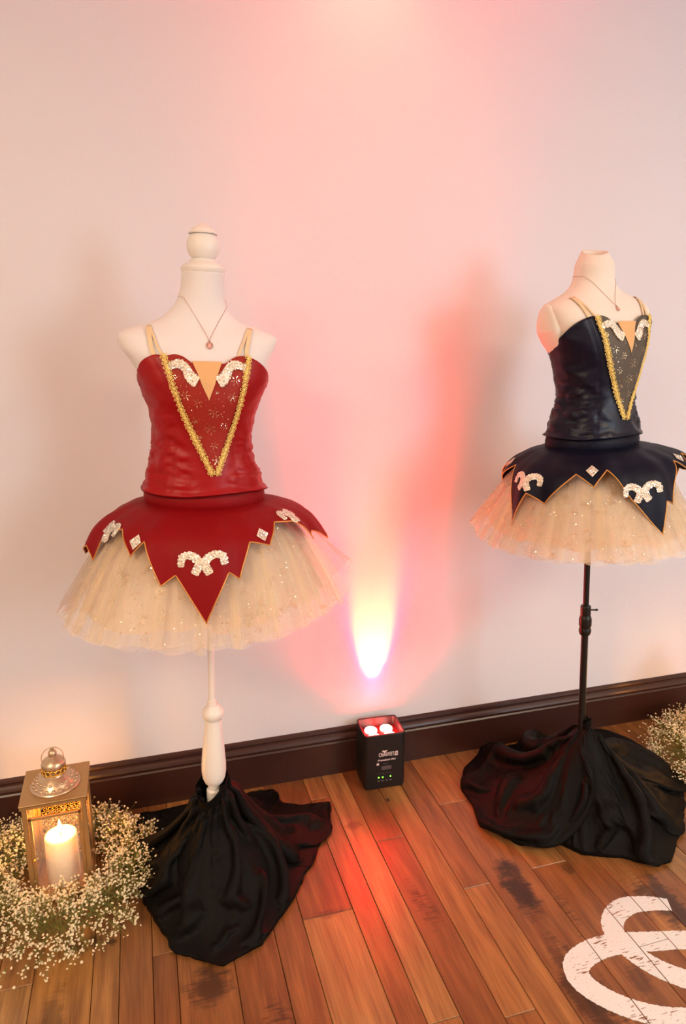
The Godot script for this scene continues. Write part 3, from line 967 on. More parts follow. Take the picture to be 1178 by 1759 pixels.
func build_costume(side: int, xf: Transform3D) -> void:
	var dy := 0.098 if side else 0.0
	var main: StandardMaterial3D = M.navy if side else M.red
	var skirt: StandardMaterial3D = M.navy_skirt if side else M.red_skirt
	var sheer: StandardMaterial3D = M.navy_sheer if side else M.red_sheer
	var color := "navy" if side else "red"
	var bod := thing("bodice", ("dark navy satin ballet bodice with gold braid V on the headless dress form" if side else "red satin ballet bodice with gold braid V on the finial-topped dress form"), "bodice", xf, "ballet bodices")
	# body of the bodice
	var wr := noise(90 + side, 9.0, 3)
	var wr2 := noise(94 + side, 4.0, 2)
	var p := []
	var seg := 144
	var rows := 56
	for i in seg + 1:
		var th := TAU * (i % seg) / seg
		var col := PackedVector3Array()
		var y0 := 1.150 + dy + 0.003 * sin(th * 3.0 + side)
		var y1 := top_edge(th) + dy
		col.append(body(side, th, y0 + 0.004, -0.002))
		for j in rows + 1:
			var t := float(j) / rows
			var y := lerpf(y0, y1, t)
			var q := body_raw(side, th, y)
			var ruche := wr.get_noise_3d(q.x * 2.0, q.y * 11.0, q.z * 2.0) * 0.0034 + wr2.get_noise_3d(q.x * 3.0 + q.y * 3.0, q.y * 4.0, q.z * 3.0) * 0.0052
			var low := 1.0 - smoothstep(0.0, 0.5, t)
			ruche *= 0.55 + 0.9 * exp(-pow((t - 0.33) / 0.22, 2.0)) + 0.5 * low
			if cos(th) > 0.0:
				var half := lerpf(0.012, 0.1, clampf((y - dy - 1.19) / 0.27, 0.0, 1.0)) + 0.02
				ruche *= lerpf(0.12, 1.0, smoothstep(half * 0.75, half * 1.25 + 0.01, absf(q.x)))
			# the sheer V lies flat; panel seams are pulled in
			var seam := 0.0
			for a in [0.62, -0.62, 1.25, -1.25, 2.2, -2.2]:
				seam += exp(-pow(wrapf(th - a, -PI, PI) / 0.02, 2.0))
			var hem := 0.007 * exp(-pow(t / 0.03, 2.0)) + 0.004 * low
			col.append(body(side, th, y, 0.006 + ruche + hem - seam * 0.0012))
		col.append(body(side, th, y1 + 0.001, 0.003))
		col.append(body(side, th, y1 - 0.004, 0.0005))
		p.append(col)
	var b := MB.new()
	b.grid(p, true)
	piece("bodice_body", b.mesh(), main, bod)
	# sheer V panel
	var xo := 0.006 if side else -0.004
	var tip := Vector2(xo + (0.002 if side else 0.012), 1.198)
	var pn := []
	for i in 33:
		var u := -1.0 + i / 16.0
		var top := Vector2(xo + u * 0.092, top_at(xo + u * 0.092) - 0.001)
		var col := PackedVector3Array()
		for j in 31:
			var q := tip.lerp(top, j / 30.0)
			col.append(front(side, q.x, q.y + dy, 0.0105))
		pn.append(col)
	b = MB.new()
	b.grid(pn)
	var panel := piece("sheer_panel", b.mesh(), sheer, bod)
	tag(panel, ("smoky gold sheer V panel" if side else "brick red sheer V panel"))
	# flesh-coloured insert at the neckline
	pn = []
	for i in 17:
		var u := -1.0 + i / 8.0
		var top := Vector2(xo + u * 0.033, 1.4585)
		var col := PackedVector3Array()
		for j in 17:
			var t := j / 16.0
			var q := Vector2(xo + 0.002, 1.378).lerp(top, t)
			col.append(front(side, q.x, q.y + dy, 0.0122))
		pn.append(col)
	b = MB.new()
	b.grid(pn)
	tag(piece("neckline_insert", b.mesh(), M.nude, bod), "flesh-coloured triangular insert")
	# glitter print on the panel: small snow crystals
	b = MB.new()
	var rr := RandomNumberGenerator.new()
	rr.seed = 500 + side
	for q in [[-0.047, 1.388, 0.011], [-0.022, 1.372, 0.011], [0.012, 1.352, 0.014], [0.052, 1.386, 0.012], [-0.028, 1.332, 0.007], [0.004, 1.312, 0.014], [0.034, 1.318, 0.009], [0.012, 1.272, 0.010], [-0.012, 1.254, 0.008], [0.018, 1.236, 0.012], [-0.018, 1.292, 0.005], [0.06, 1.42, 0.012], [-0.07, 1.425, 0.007], [0.0, 1.425, 0.006], [0.006, 1.214, 0.007], [0.02, 1.395, 0.004]]:
		crystal(b, side, Vector2(q[0] + xo, q[1] + dy), q[2], rr)
	for k in 170:
		var u := rr.randf_range(-0.9, 0.9)
		var v := sqrt(rr.randf())
		var q := tip.lerp(Vector2(xo + u * 0.09, top_at(xo + u * 0.09)), v)
		var th := angle_of(side, q.x, q.y + dy)
		var c := body(side, th, q.y + dy, 0.0113)
		var nn := body_normal(side, th, q.y + dy)
		var sd := Vector3.UP.cross(nn).normalized() * rr.randf_range(0.0003, 0.0006)
		var up := nn.cross(sd).normalized() * sd.length() + nn * rr.randf_range(-0.0003, 0.0003)
		b.face([c - sd - up, c + sd - up, c + sd + up, c - sd + up], c - nn)
	piece("glitter_print", b.mesh(), M.sparkle, panel, Transform3D.IDENTITY, "stuff")
	# gold braid: a chain of small looped flowers
	var unit := MB.new()
	for k in 5:
		var a := TAU * k / 5.0
		var ring := PackedVector3Array()
		for e in 6:
			var c := TAU * e / 6.0
			ring.append(Vector3(cos(a) * 0.0050 + cos(c) * 0.0021, sin(a) * 0.0050 + sin(c) * 0.0021, 0.0008))
		unit.tube(ring, 0.00085, 4, true)
	unit.ball(Vector3(0, 0, 0.001), Vector3(0.0028, 0.0028, 0.0016), 6, 4)
	var um := unit.mesh()
	var trim := Node3D.new()
	trim.name = "gold_braid"
	bod.add_child(trim)
	trim.set_meta("label", "gold looped braid edging the V")
	for s in [-1.0, 1.0]:
		var a := Vector2(xo + s * 0.092, top_at(0.095) - 0.002)
		var z := Vector2(tip.x + s * 0.003, tip.y - 0.002)
		var count := 25
		for k in count:
			var t := float(k) / count
			var q := a.lerp(z, t)
			q.x += s * 0.004 * sin(t * PI)
			var y := q.y + dy
			var th := angle_of(side, q.x, y)
			var nn := body_normal(side, th, y)
			var along := (front(side, lerpf(a.x, z.x, t + 0.02), y - 0.006) - front(side, q.x, y)).normalized()
			var bx := along.cross(nn).normalized()
			var bas := Basis(bx, nn.cross(bx), nn).rotated(nn, rr.randf_range(-0.5, 0.5))
			piece("braid_loop", um, M.gold, trim, Transform3D(bas.scaled_local(Vector3.ONE * rr.randf_range(1.1, 1.35)), body(side, th, y, 0.0125)))
	# silver sequinned scrolls at the bust
	for s in [-1.0, 1.0]:
		var pts := [Vector2(xo + s * 0.080, 1.447), Vector2(xo + s * 0.068, 1.453), Vector2(xo + s * 0.054, 1.452), Vector2(xo + s * 0.044, 1.440), Vector2(xo + s * 0.038, 1.426), Vector2(xo + s * 0.027, 1.418)]
		var place := func(q: Vector2, off: float) -> Transform3D:
			var th := angle_of(side, q.x, q.y + dy)
			var nn := body_normal(side, th, q.y + dy)
			var bx := Vector3.UP.cross(nn).normalized()
			return Transform3D(Basis(bx, nn.cross(bx), nn), body(side, th, q.y + dy, 0.0125 + off))
		applique("bust_applique", pts, [0.006, 0.0085, 0.0085, 0.0085, 0.010, 0.0105], place, bod, rr)
	# shoulder straps: one broad, one thin, each side
	for s in [-1.0, 1.0]:
		for kind in 2:
			var path := PackedVector3Array()
			var nor := PackedVector3Array()
			var xs: float = 0.100 if kind == 0 else 0.078
			var shy: float = 1.541 + dy
			var xt: float = 0.116 if kind == 0 else 0.112
			for k in 15:
				var t := k / 14.0
				var x: float = s * lerpf(xs, xt, pow(t, 0.9))
				var y := lerpf(1.462 + dy, shy - 0.004, t)
				if side == 1: y = lerpf(1.462 + dy, 1.624, t)
				var th := angle_of(side, x + row_at(side, y)[3], y)
				path.append(body(side, th, y, 0.003))
				nor.append(body_normal(side, th, y))
			for k in range(1, 13):
				var t := k / 12.0
				var x: float = s * lerpf(xt, 0.085, t)
				var y := lerpf(shy - 0.004 if side == 0 else 1.624, 1.40 + dy, t)
				var th := angle_of(side, x + row_at(side, y)[3], y, true)
				path.append(body(side, th, y, 0.003))
				nor.append(body_normal(side, th, y))
			var wd := 0.0048 if kind == 0 else 0.0028
			piece("strap", ribbon(path, nor, wd, 0.0012), M.strap, bod)
	build_tutu(side, xf, dy, skirt, rr)

func ribbon(path: PackedVector3Array, nor: PackedVector3Array, half: float, thick: float) -> ArrayMesh:
	var p := []
	for e in [[-1, 0], [-1, 1], [1, 1], [1, 0], [-1, 0]]:
		var col := PackedVector3Array()
		for k in path.size():
			var d := (path[mini(k + 1, path.size() - 1)] - path[maxi(k - 1, 0)]).normalized()
			var nn := nor[k].lerp(nor[maxi(k - 1, 0)], 0.5).normalized()
			var s := d.cross(nn).normalized()
			col.append(path[k] + s * half * e[0] + nn * thick * e[1])
		p.append(col)
	var b := MB.new()
	for k in 4:
		b.grid([p[k], p[k + 1]])
	return b.mesh()

func crystal(b: MB, side: int, at: Vector2, r: float, rr: RandomNumberGenerator) -> void:
	var a0 := rr.randf() * PI
	var th := angle_of(side, at.x, at.y)
	var c := body(side, th, at.y, 0.0112)
	var nn := body_normal(side, th, at.y)
	var bx := Vector3.UP.cross(nn).normalized()
	crystal_at(b, Transform3D(Basis(bx, nn.cross(bx), nn), c), r, a0, rr)

func crystal_at(b: MB, xf: Transform3D, r: float, a0: float, rr: RandomNumberGenerator) -> void:
	for k in 6:
		var a := a0 + TAU * k / 6.0
		var d := Vector3(cos(a), sin(a), 0)
		var w := Vector3(-d.y, d.x, 0) * 0.00035
		for q in [[0.15, 0.42], [0.5, 0.72], [0.8, 1.0]]:
			if rr.randf() < 0.22: continue
			var s: Vector3 = d * r * q[0]
			var e: Vector3 = d * r * q[1]
			var lift := Vector3(0, 0, rr.randf_range(0.0, 0.0008))
			b.face([xf * (s - w), xf * (e - w + lift), xf * (e + w + lift), xf * (s + w)], xf * (s - Vector3(0, 0, 0.01)))
		for q in [-0.7, 0.7]:
			if rr.randf() < 0.4: continue
			var s := d * r * 0.55
			var dd := Vector3(cos(a + q), sin(a + q), 0)
			var e := s + dd * r * 0.3
			var w2 := Vector3(-dd.y, dd.x, 0) * 0.0003
			b.face([xf * (s - w2), xf * (e - w2), xf * (e + w2), xf * (s + w2)], xf * (s - Vector3(0, 0, 0.01)))

# sequinned scroll: a scalloped backing with sequins and pearls on it
func applique(called: String, pts: Array, radii: Array, place: Callable, parent: Node3D, rr: RandomNumberGenerator) -> void:
	var base := MB.new()
	var seq := MB.new()
	var curve := Curve2D.new()
	for k in pts.size():
		var a: Vector2 = pts[maxi(k - 1, 0)]
		var d: Vector2 = pts[mini(k + 1, pts.size() - 1)]
		curve.add_point(pts[k], -(d - a) / 6.0, (d - a) / 6.0)
	var total := curve.get_baked_length()
	var steps := int(total / 0.0055) + 1
	for k in steps + 1:
		var t := float(k) / steps
		var c := curve.sample_baked(t * total)
		var ahead := curve.sample_baked(minf(t * total + 0.003, total)) - curve.sample_baked(maxf(t * total - 0.003, 0.0))
		var across := Vector2(-ahead.y, ahead.x).normalized()
		var f := t * (radii.size() - 1)
		var r: float = lerpf(radii[int(f)], radii[mini(int(f) + 1, radii.size() - 1)], f - int(f))
		for e in [-1.0, 0.0, 1.0]:
			var xf: Transform3D = place.call(c + across * r * 0.55 * e, 0.0)
			var ring := []
			for m in 8:
				var a := TAU * m / 8.0
				ring.append(xf * Vector3(cos(a) * r * 0.62, sin(a) * r * 0.62, 0.0012))
			base.face(ring, xf * Vector3(0, 0, -0.01))
			for m in 8:
				var q0: Vector3 = ring[m]
				var q1: Vector3 = ring[(m + 1) % 8]
				base.face([q0, q1, q1 - xf.basis.z * 0.0014, q0 - xf.basis.z * 0.0014], xf.origin)
		for e in [-0.9, -0.3, 0.35, 0.95]:
			var xf: Transform3D = place.call(c + across * r * e + ahead * rr.randf_range(-0.3, 0.3), 0.002)
			var rad := rr.randf_range(0.0018, 0.0029)
			var tilt := Basis.from_euler(Vector3(rr.randf_range(-0.45, 0.45), rr.randf_range(-0.45, 0.45), 0))
			var ring := []
			for m in 6:
				var a := TAU * m / 6.0
				ring.append(xf * (tilt * Vector3(cos(a) * rad, sin(a) * rad, 0.0)))
			var apex := xf * (tilt * Vector3(0, 0, 0.0009))
			for m in 6:
				seq.face([apex, ring[m], ring[(m + 1) % 6]], xf.origin - xf.basis.z * 0.01)
	var bp := piece(called, base.mesh(), M.sequin_base, parent)
	tag(bp, "scroll of silver sequins and pale beads")
	piece("sequins", seq.mesh(), M.silver, bp, Transform3D.IDENTITY, "stuff")

func build_tutu(side: int, xf: Transform3D, dy: float, skirt: Material, rr: RandomNumberGenerator) -> void:
	var o := thing("tutu", ("short cream tulle tutu with navy petal overskirt on the black-poled form" if side else "short cream tulle tutu with red petal overskirt on the white-poled form"), "tutu", xf, "ballet tutus")
	# gathered waistband
	var p := []
	for i in 121:
		var th := TAU * (i % 120) / 120.0
		var col := PackedVector3Array()
		for j in 9:
			var y := lerpf(1.118, 1.160, j / 8.0) + dy
			var bulge := 0.004 * sin(PI * j / 8.0) + 0.0008 * sin(th * 40.0 + j)
			col.append(body(side, th, y, 0.003 + bulge))
		p.append(col)
	var b := MB.new()
	b.grid(p, true)
	piece("waistband", b.mesh(), skirt, o)
	# overskirt of pointed petals
	var seg := 720
	var rows := 22
	p = []
	var edge := PackedVector3Array()
	for i in seg + 1:
		var th := TAU * (i % seg) / seg
		var len := hem_len(side, th)
		var col := PackedVector3Array()
		for j in range(rows, -1, -1):
			col.append(flare(side, th, len * j / rows))
		p.append(col)
		if i < seg: edge.append(flare(side, th, len + 0.0004))
	b = MB.new()
	b.grid(p, true)
	var over := piece("overskirt", b.mesh(), skirt, o)
	b = MB.new()
	b.tube(edge, 0.0017, 5, true)
	tag(piece("gold_piping", b.mesh(), M.gold_cord, over), "twisted gold cord along the pointed hem")
	# appliques on the petals: scroll butterflies on the long points, lozenges between
	var scrolls: Array = [[-83.0, 0.153], [-10.6, 0.178], [90.0, 0.155], [180.0, 0.16]] if side else [[-4.0, 0.174], [-63.0, 0.124], [55.0, 0.098], [180.0, 0.16]]
	for at in scrolls:
		var th0 := deg_to_rad(at[0])
		var sc: float = 1.0 if absf(at[0]) < 20.0 or side == 1 else 0.6
		for s in [-1.0, 1.0]:
			var pts := [Vector2(s * 0.044, -0.007), Vector2(s * 0.044, 0.008), Vector2(s * 0.032, 0.016), Vector2(s * 0.016, 0.012), Vector2(s * 0.005, 0.0), Vector2(s * 0.008, -0.012), Vector2(s * 0.014, -0.023)]
			var place := func(q: Vector2, off: float) -> Transform3D:
				return skirt_place(side, th0 + q.x * sc / 0.255, at[1] - q.y, off)
			applique("skirt_applique", pts, [0.0065, 0.0075, 0.0075, 0.008, 0.0085, 0.008, 0.008], place, o, rr)
	var lozenges: Array = [[-40.0, 0.114], [35.0, 0.115], [-117.0, 0.115], [140.0, 0.115]] if side else [[-38.6, 0.136], [28.0, 0.132], [135.0, 0.12], [-135.0, 0.12]]
	for at in lozenges:
		var lz := MB.new()
		var sq := MB.new()
		var th1 := deg_to_rad(at[0])
		for a in range(-3, 4):
			for c in range(-3, 4):
				if absi(a) + absi(c) > 3: continue
				var t := skirt_place(side, th1 + a * 0.0042 / 0.235, at[1] - c * 0.0046, 0.0014)
				var tilt := Basis.from_euler(Vector3(rr.randf_range(-0.4, 0.4), rr.randf_range(-0.4, 0.4), 0))
				var ring := []
				for m in 6:
					ring.append(t * (tilt * Vector3(cos(TAU * m / 6) * 0.0024, sin(TAU * m / 6) * 0.0024, 0.0008)))
				var apex := t * (tilt * Vector3(0, 0, 0.0018))
				for m in 6:
					sq.face([apex, ring[m], ring[(m + 1) % 6]], t.origin - t.basis.z * 0.01)
		var corners := []
		for q in [Vector2(0.0165, 0), Vector2(0, 0.0185), Vector2(-0.0165, 0), Vector2(0, -0.0185)]:
			corners.append(skirt_place(side, th1 + q.x / 0.235, at[1] - q.y, 0.0012).origin)
		var mid := skirt_place(side, th1, at[1], -0.01).origin
		lz.face(corners, mid)
		for m in 4:
			lz.face([corners[m], corners[(m + 1) % 4], corners[(m + 1) % 4].lerp(mid, 0.12), corners[m].lerp(mid, 0.12)], mid)
		var lo := piece("lozenge_applique", lz.mesh(), M.sequin_base, o)
		tag(lo, "small diamond-shaped patch of silver sequins")
		piece("sequins", sq.mesh(), M.silver, lo, Transform3D.IDENTITY, "stuff")
	# tulle: an inner petticoat and three sheer ruffled layers
	for layer in 5:
		b = MB.new()
		p = []
		var ph := layer * 1.7 + side * 0.9
		var fr: int = FRILLS[layer]
		var grad := noise(820 + layer * 7 + side, 1.0, 2)
		var shade := PackedColorArray()
		for i in 481:
			var th := TAU * (i % 480) / 480.0
			var col := PackedVector3Array()
			# gathers: where the net is bunched several folds lie over one another
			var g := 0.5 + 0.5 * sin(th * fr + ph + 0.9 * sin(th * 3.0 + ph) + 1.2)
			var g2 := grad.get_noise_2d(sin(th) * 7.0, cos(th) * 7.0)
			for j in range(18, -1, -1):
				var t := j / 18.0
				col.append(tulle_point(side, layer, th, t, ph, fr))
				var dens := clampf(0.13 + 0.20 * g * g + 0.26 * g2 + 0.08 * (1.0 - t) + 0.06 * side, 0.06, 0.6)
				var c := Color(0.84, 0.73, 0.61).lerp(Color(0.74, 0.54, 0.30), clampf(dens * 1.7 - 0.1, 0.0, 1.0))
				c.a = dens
				shade.append(c)
			p.append(col)
		b.grid(p, true)
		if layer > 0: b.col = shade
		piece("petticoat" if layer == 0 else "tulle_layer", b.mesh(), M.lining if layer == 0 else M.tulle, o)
	# glitter on the tulle
	b = MB.new()
	for k in 2600:
		var th := rr.randf() * TAU
		var t := sqrt(rr.randf_range(0.08, 1.0))
		var ly := 3 + (k % 2)
		var c := tulle_point(side, ly, th, t, ly * 1.7 + side * 0.9, FRILLS[ly])
		c += Vector3(sin(th), 0.5, cos(th)) * 0.0012
		var bas := Basis.from_euler(Vector3(rr.randf_range(-0.6, 0.6), th + rr.randf_range(-0.6, 0.6), rr.randf() * PI))
		var w := rr.randf_range(0.0005, 0.0011)
		b.face([c + bas * Vector3(-w, -w, 0), c + bas * Vector3(w, -w, 0), c + bas * Vector3(w, w, 0), c + bas * Vector3(-w, w, 0)], c - bas.z)
	piece("glitter", b.mesh(), M.sparkle, o, Transform3D.IDENTITY, "stuff")
	b = MB.new()
	for k in 190:
		var th := rr.randf() * TAU
		var t := rr.randf_range(0.35, 0.97)
		var c := tulle_point(side, 4, th, t, 4 * 1.7 + side * 0.9, FRILLS[4]) + Vector3(sin(th), 0.5, cos(th)) * 0.0015
		var bas := Basis(Vector3.UP, th) * Basis(Vector3.RIGHT, -0.75)
		crystal_at(b, Transform3D(bas, c), rr.randf_range(0.007, 0.013), rr.randf() * PI, rr)
	piece("snow_crystal_print", b.mesh(), M.print_gold, o, Transform3D.IDENTITY, "stuff")

const FRILLS := [13, 17, 11, 15, 12]

func skirt_place(side: int, th: float, s: float, off: float) -> Transform3D:
	var a := flare(side, th + 0.02, s) - flare(side, th - 0.02, s)
	var d := flare(side, th, s - 0.004) - flare(side, th, s + 0.004)
	var nn := a.cross(d).normalized()
	var bx := a.normalized()
	return Transform3D(Basis(bx, nn.cross(bx), nn), flare(side, th, s) + nn * (off + 0.001))

const NET_FRONT := [[0.0, 0.0, 0.0], [0.12, 0.030, 0.010], [0.26, 0.070, 0.040], [0.38, 0.098, 0.072], [0.5, 0.115, 0.110], [0.68, 0.130, 0.168], [0.86, 0.145, 0.232], [1.0, 0.158, 0.280]]
const NET_SIDE := [[0.0, 0.0, 0.0], [0.12, 0.035, 0.012], [0.28, 0.080, 0.038], [0.44, 0.122, 0.085], [0.62, 0.155, 0.140], [0.8, 0.188, 0.200], [1.0, 0.218, 0.262]]
const NET_R := [[0.0, 0.0, 0.0], [0.12, 0.032, 0.014], [0.28, 0.074, 0.048], [0.44, 0.108, 0.090], [0.62, 0.138, 0.143], [0.8, 0.166, 0.196], [1.0, 0.196, 0.252]]

func tulle_point(side: int, layer: int, th: float, t: float, ph: float, fr: int) -> Vector3:
	var dy := 0.098 if side else 0.0
	var w := body_raw(side, th, 1.118 + dy)
	var r: float
	var d: float
	if side == 0:
		var k := pow(absf(sin(th)), 1.3)
		r = lerpf(smooth_rows(NET_FRONT, t, 1), smooth_rows(NET_SIDE, t, 1), k)
		d = lerpf(smooth_rows(NET_FRONT, t, 2), smooth_rows(NET_SIDE, t, 2), k)
		# the near left corner reaches out, the right is lifted
		r += 0.020 * t * exp(-pow(wrapf(th + 1.0, -PI, PI) / 0.5, 2.0))
		d -= 0.020 * t * exp(-pow(wrapf(th - 1.0, -PI, PI) / 0.5, 2.0))
		if layer == 4:
			var e := exp(-pow(wrapf(th - 1.45, -PI, PI) / 0.32, 2.0))
			d -= 0.095 * t * t * e
			r += 0.034 * t * e
	else:
		r = smooth_rows(NET_R, t, 1)
		d = smooth_rows(NET_R, t, 2)
		var e := exp(-pow(wrapf(th + 2.4, -PI, PI) / 0.6, 2.0))
		r += 0.035 * t * e
		d -= 0.03 * t * e
	# inner layers hang closer and a little lower
	var inner: float = [0.052, 0.016, 0.010, 0.004, 0.0][layer]
	var longer: float = [-0.022, 0.008, 0.004, 0.001, -0.006][layer]
	var ripple := sin(th * fr + ph + 0.9 * sin(th * 3.0 + ph)) * 0.007 + sin(th * roundf(fr * 1.73) + ph * 2.0) * 0.0025 + 0.005 * sin(th * 5.0 + ph * 1.3)
	var hem := 0.006 * sin(th * 7.0 + ph) + 0.003 * sin(th * 17.0 + ph * 2.1)
	var lo := smoothstep(0.25, 1.0, t)
	r += (ripple - 0.004) * lo - inner * minf(t * 2.0, 1.0)
	d += (longer + hem) * lo + 0.010
	return Vector3(w.x, 1.118 + dy - d, w.z) + Vector3(sin(th), 0, cos(th)) * (maxf(r, 0.002) - 0.006)

func build_necklace(side: int, xf: Transform3D) -> void:
	var o := thing("necklace", ("fine chain necklace with tiny pendant on the headless form" if side else "fine chain necklace with oval pink pendant below the finial-topped neck"), "necklace", xf, "pendant necklaces")
	var path := PackedVector3Array()
	var ytop := 1.606 if side == 0 else 1.684
	var ylow := 1.508 if side == 0 else 1.600
	var xm := 0.004 if side == 0 else 0.0
	var wx := 0.055
	for k in 33:
		var t := -1.0 + k / 16.0
		var a := absf(t)
		var y := lerpf(ylow, ytop, pow(a, 0.92))
		var x := xm + signf(t) * wx * pow(a, 1.0) * (1.0 - 0.0 * a)
		var r := row_at(side, y)
		x = clampf(x, r[3] - r[0] * 0.985, r[3] + r[0] * 0.985)
		path.append(front(side, x, y, 0.0012))
	var a0 := angle_of(side, path[32].x, ytop)
	var a1 := angle_of(side, path[0].x, ytop)
	for k in range(1, 16):
		var th := lerpf(a0, TAU + a1, k / 16.0)
		path.append(body(side, th, ytop + 0.006 * sin(k / 16.0 * PI), 0.0012))
	var b := MB.new()
	b.tube(path, 0.0005, 5, true)
	piece("chain", b.mesh(), M.chain, o)
	var th2 := angle_of(side, xm, ylow)
	var nn := body_normal(side, th2, ylow)
	var bx := Vector3.UP.cross(nn).normalized()
	var at := Transform3D(Basis(bx, nn.cross(bx), nn), front(side, xm, ylow, 0.0015))
	var q := MB.new()
	var ring := PackedVector3Array()
	var rx := 0.0062 if side == 0 else 0.0036
	for k in 20:
		var a := TAU * k / 20.0
		ring.append(at * Vector3(sin(a) * rx, -0.012 + cos(a) * rx * 1.3, 0.0012))
	q.tube(ring, 0.0014, 6, true)
	q.tube(PackedVector3Array([at * Vector3(0, 0.001, 0.0005), at * Vector3(0, -0.005, 0.0012)]), 0.0016, 6)
	var pd := piece("pendant", q.mesh(), M.chain, o)
	var g := MB.new()
	g.ball(Vector3.ZERO, Vector3(rx * 0.75, rx * 1.0, 0.0018), 12, 8)
	piece("gem", g.mesh(), M.gem, pd, at * Transform3D(Basis.IDENTITY, Vector3(0, -0.012, 0.0008)))

# ---------------------------------------------------------------- draped cloths
# how far the outline lies from the stand in the direction phi
func radius_at(pts: Array, phi: float) -> float:
	var d := Vector2(sin(phi), cos(phi))
	var best := 0.25
	for k in pts.size():
		var a := Vector2(pts[k][0], pts[k][1])
		var e: Vector2 = Vector2(pts[(k + 1) % pts.size()][0], pts[(k + 1) % pts.size()][1]) - a
		var den := d.cross(e)
		if absf(den) < 1e-6: continue
		var t := a.cross(e) / den
		var u := a.cross(d) / den
		if t > 0.0 and u >= -0.001 and u <= 1.001: best = t
	return best

func build_cloths() -> void:
	var left := [[-0.22, -0.345], [-0.235, -0.20], [-0.214, 0.017], [-0.13, 0.228], [-0.02, 0.30], [0.086, 0.264], [0.19, 0.15], [0.288, 0.012], [0.36, -0.11], [0.405, -0.232], [0.31, -0.25], [0.245, -0.285], [0.235, -0.355], [0.0, -0.365]]
	var o := cloth_mesh(left, 0, 301)
	var t := thing("draped_cloth", "black cloth bunched round the base of the white turned stand", "cloth", Transform3D(Basis.IDENTITY, Vector3(0.126, 0, -1.73)), "black cloths over the stand bases")
	piece("fabric", o, M.black_cloth, t)
	var right := [[-0.312, -0.235], [-0.316, -0.13], [-0.34, -0.04], [-0.257, 0.08], [-0.147, 0.10], [-0.1, 0.165], [0.0, 0.21], [0.086, 0.27], [0.138, 0.265], [0.27, 0.16], [0.383, 0.05], [0.47, -0.09], [0.44, -0.30], [0.35, -0.40], [0.1, -0.415], [-0.043, -0.415], [-0.134, -0.415], [-0.25, -0.33]]
	o = cloth_mesh(right, 1, 402)
	t = thing("draped_cloth", "black satin cloth heaped round the foot of the black pole", "cloth", Transform3D(Basis.IDENTITY, Vector3(1.295, 0, -1.68)), "black cloths over the stand bases")
	piece("fabric", o, M.black_cloth, t)

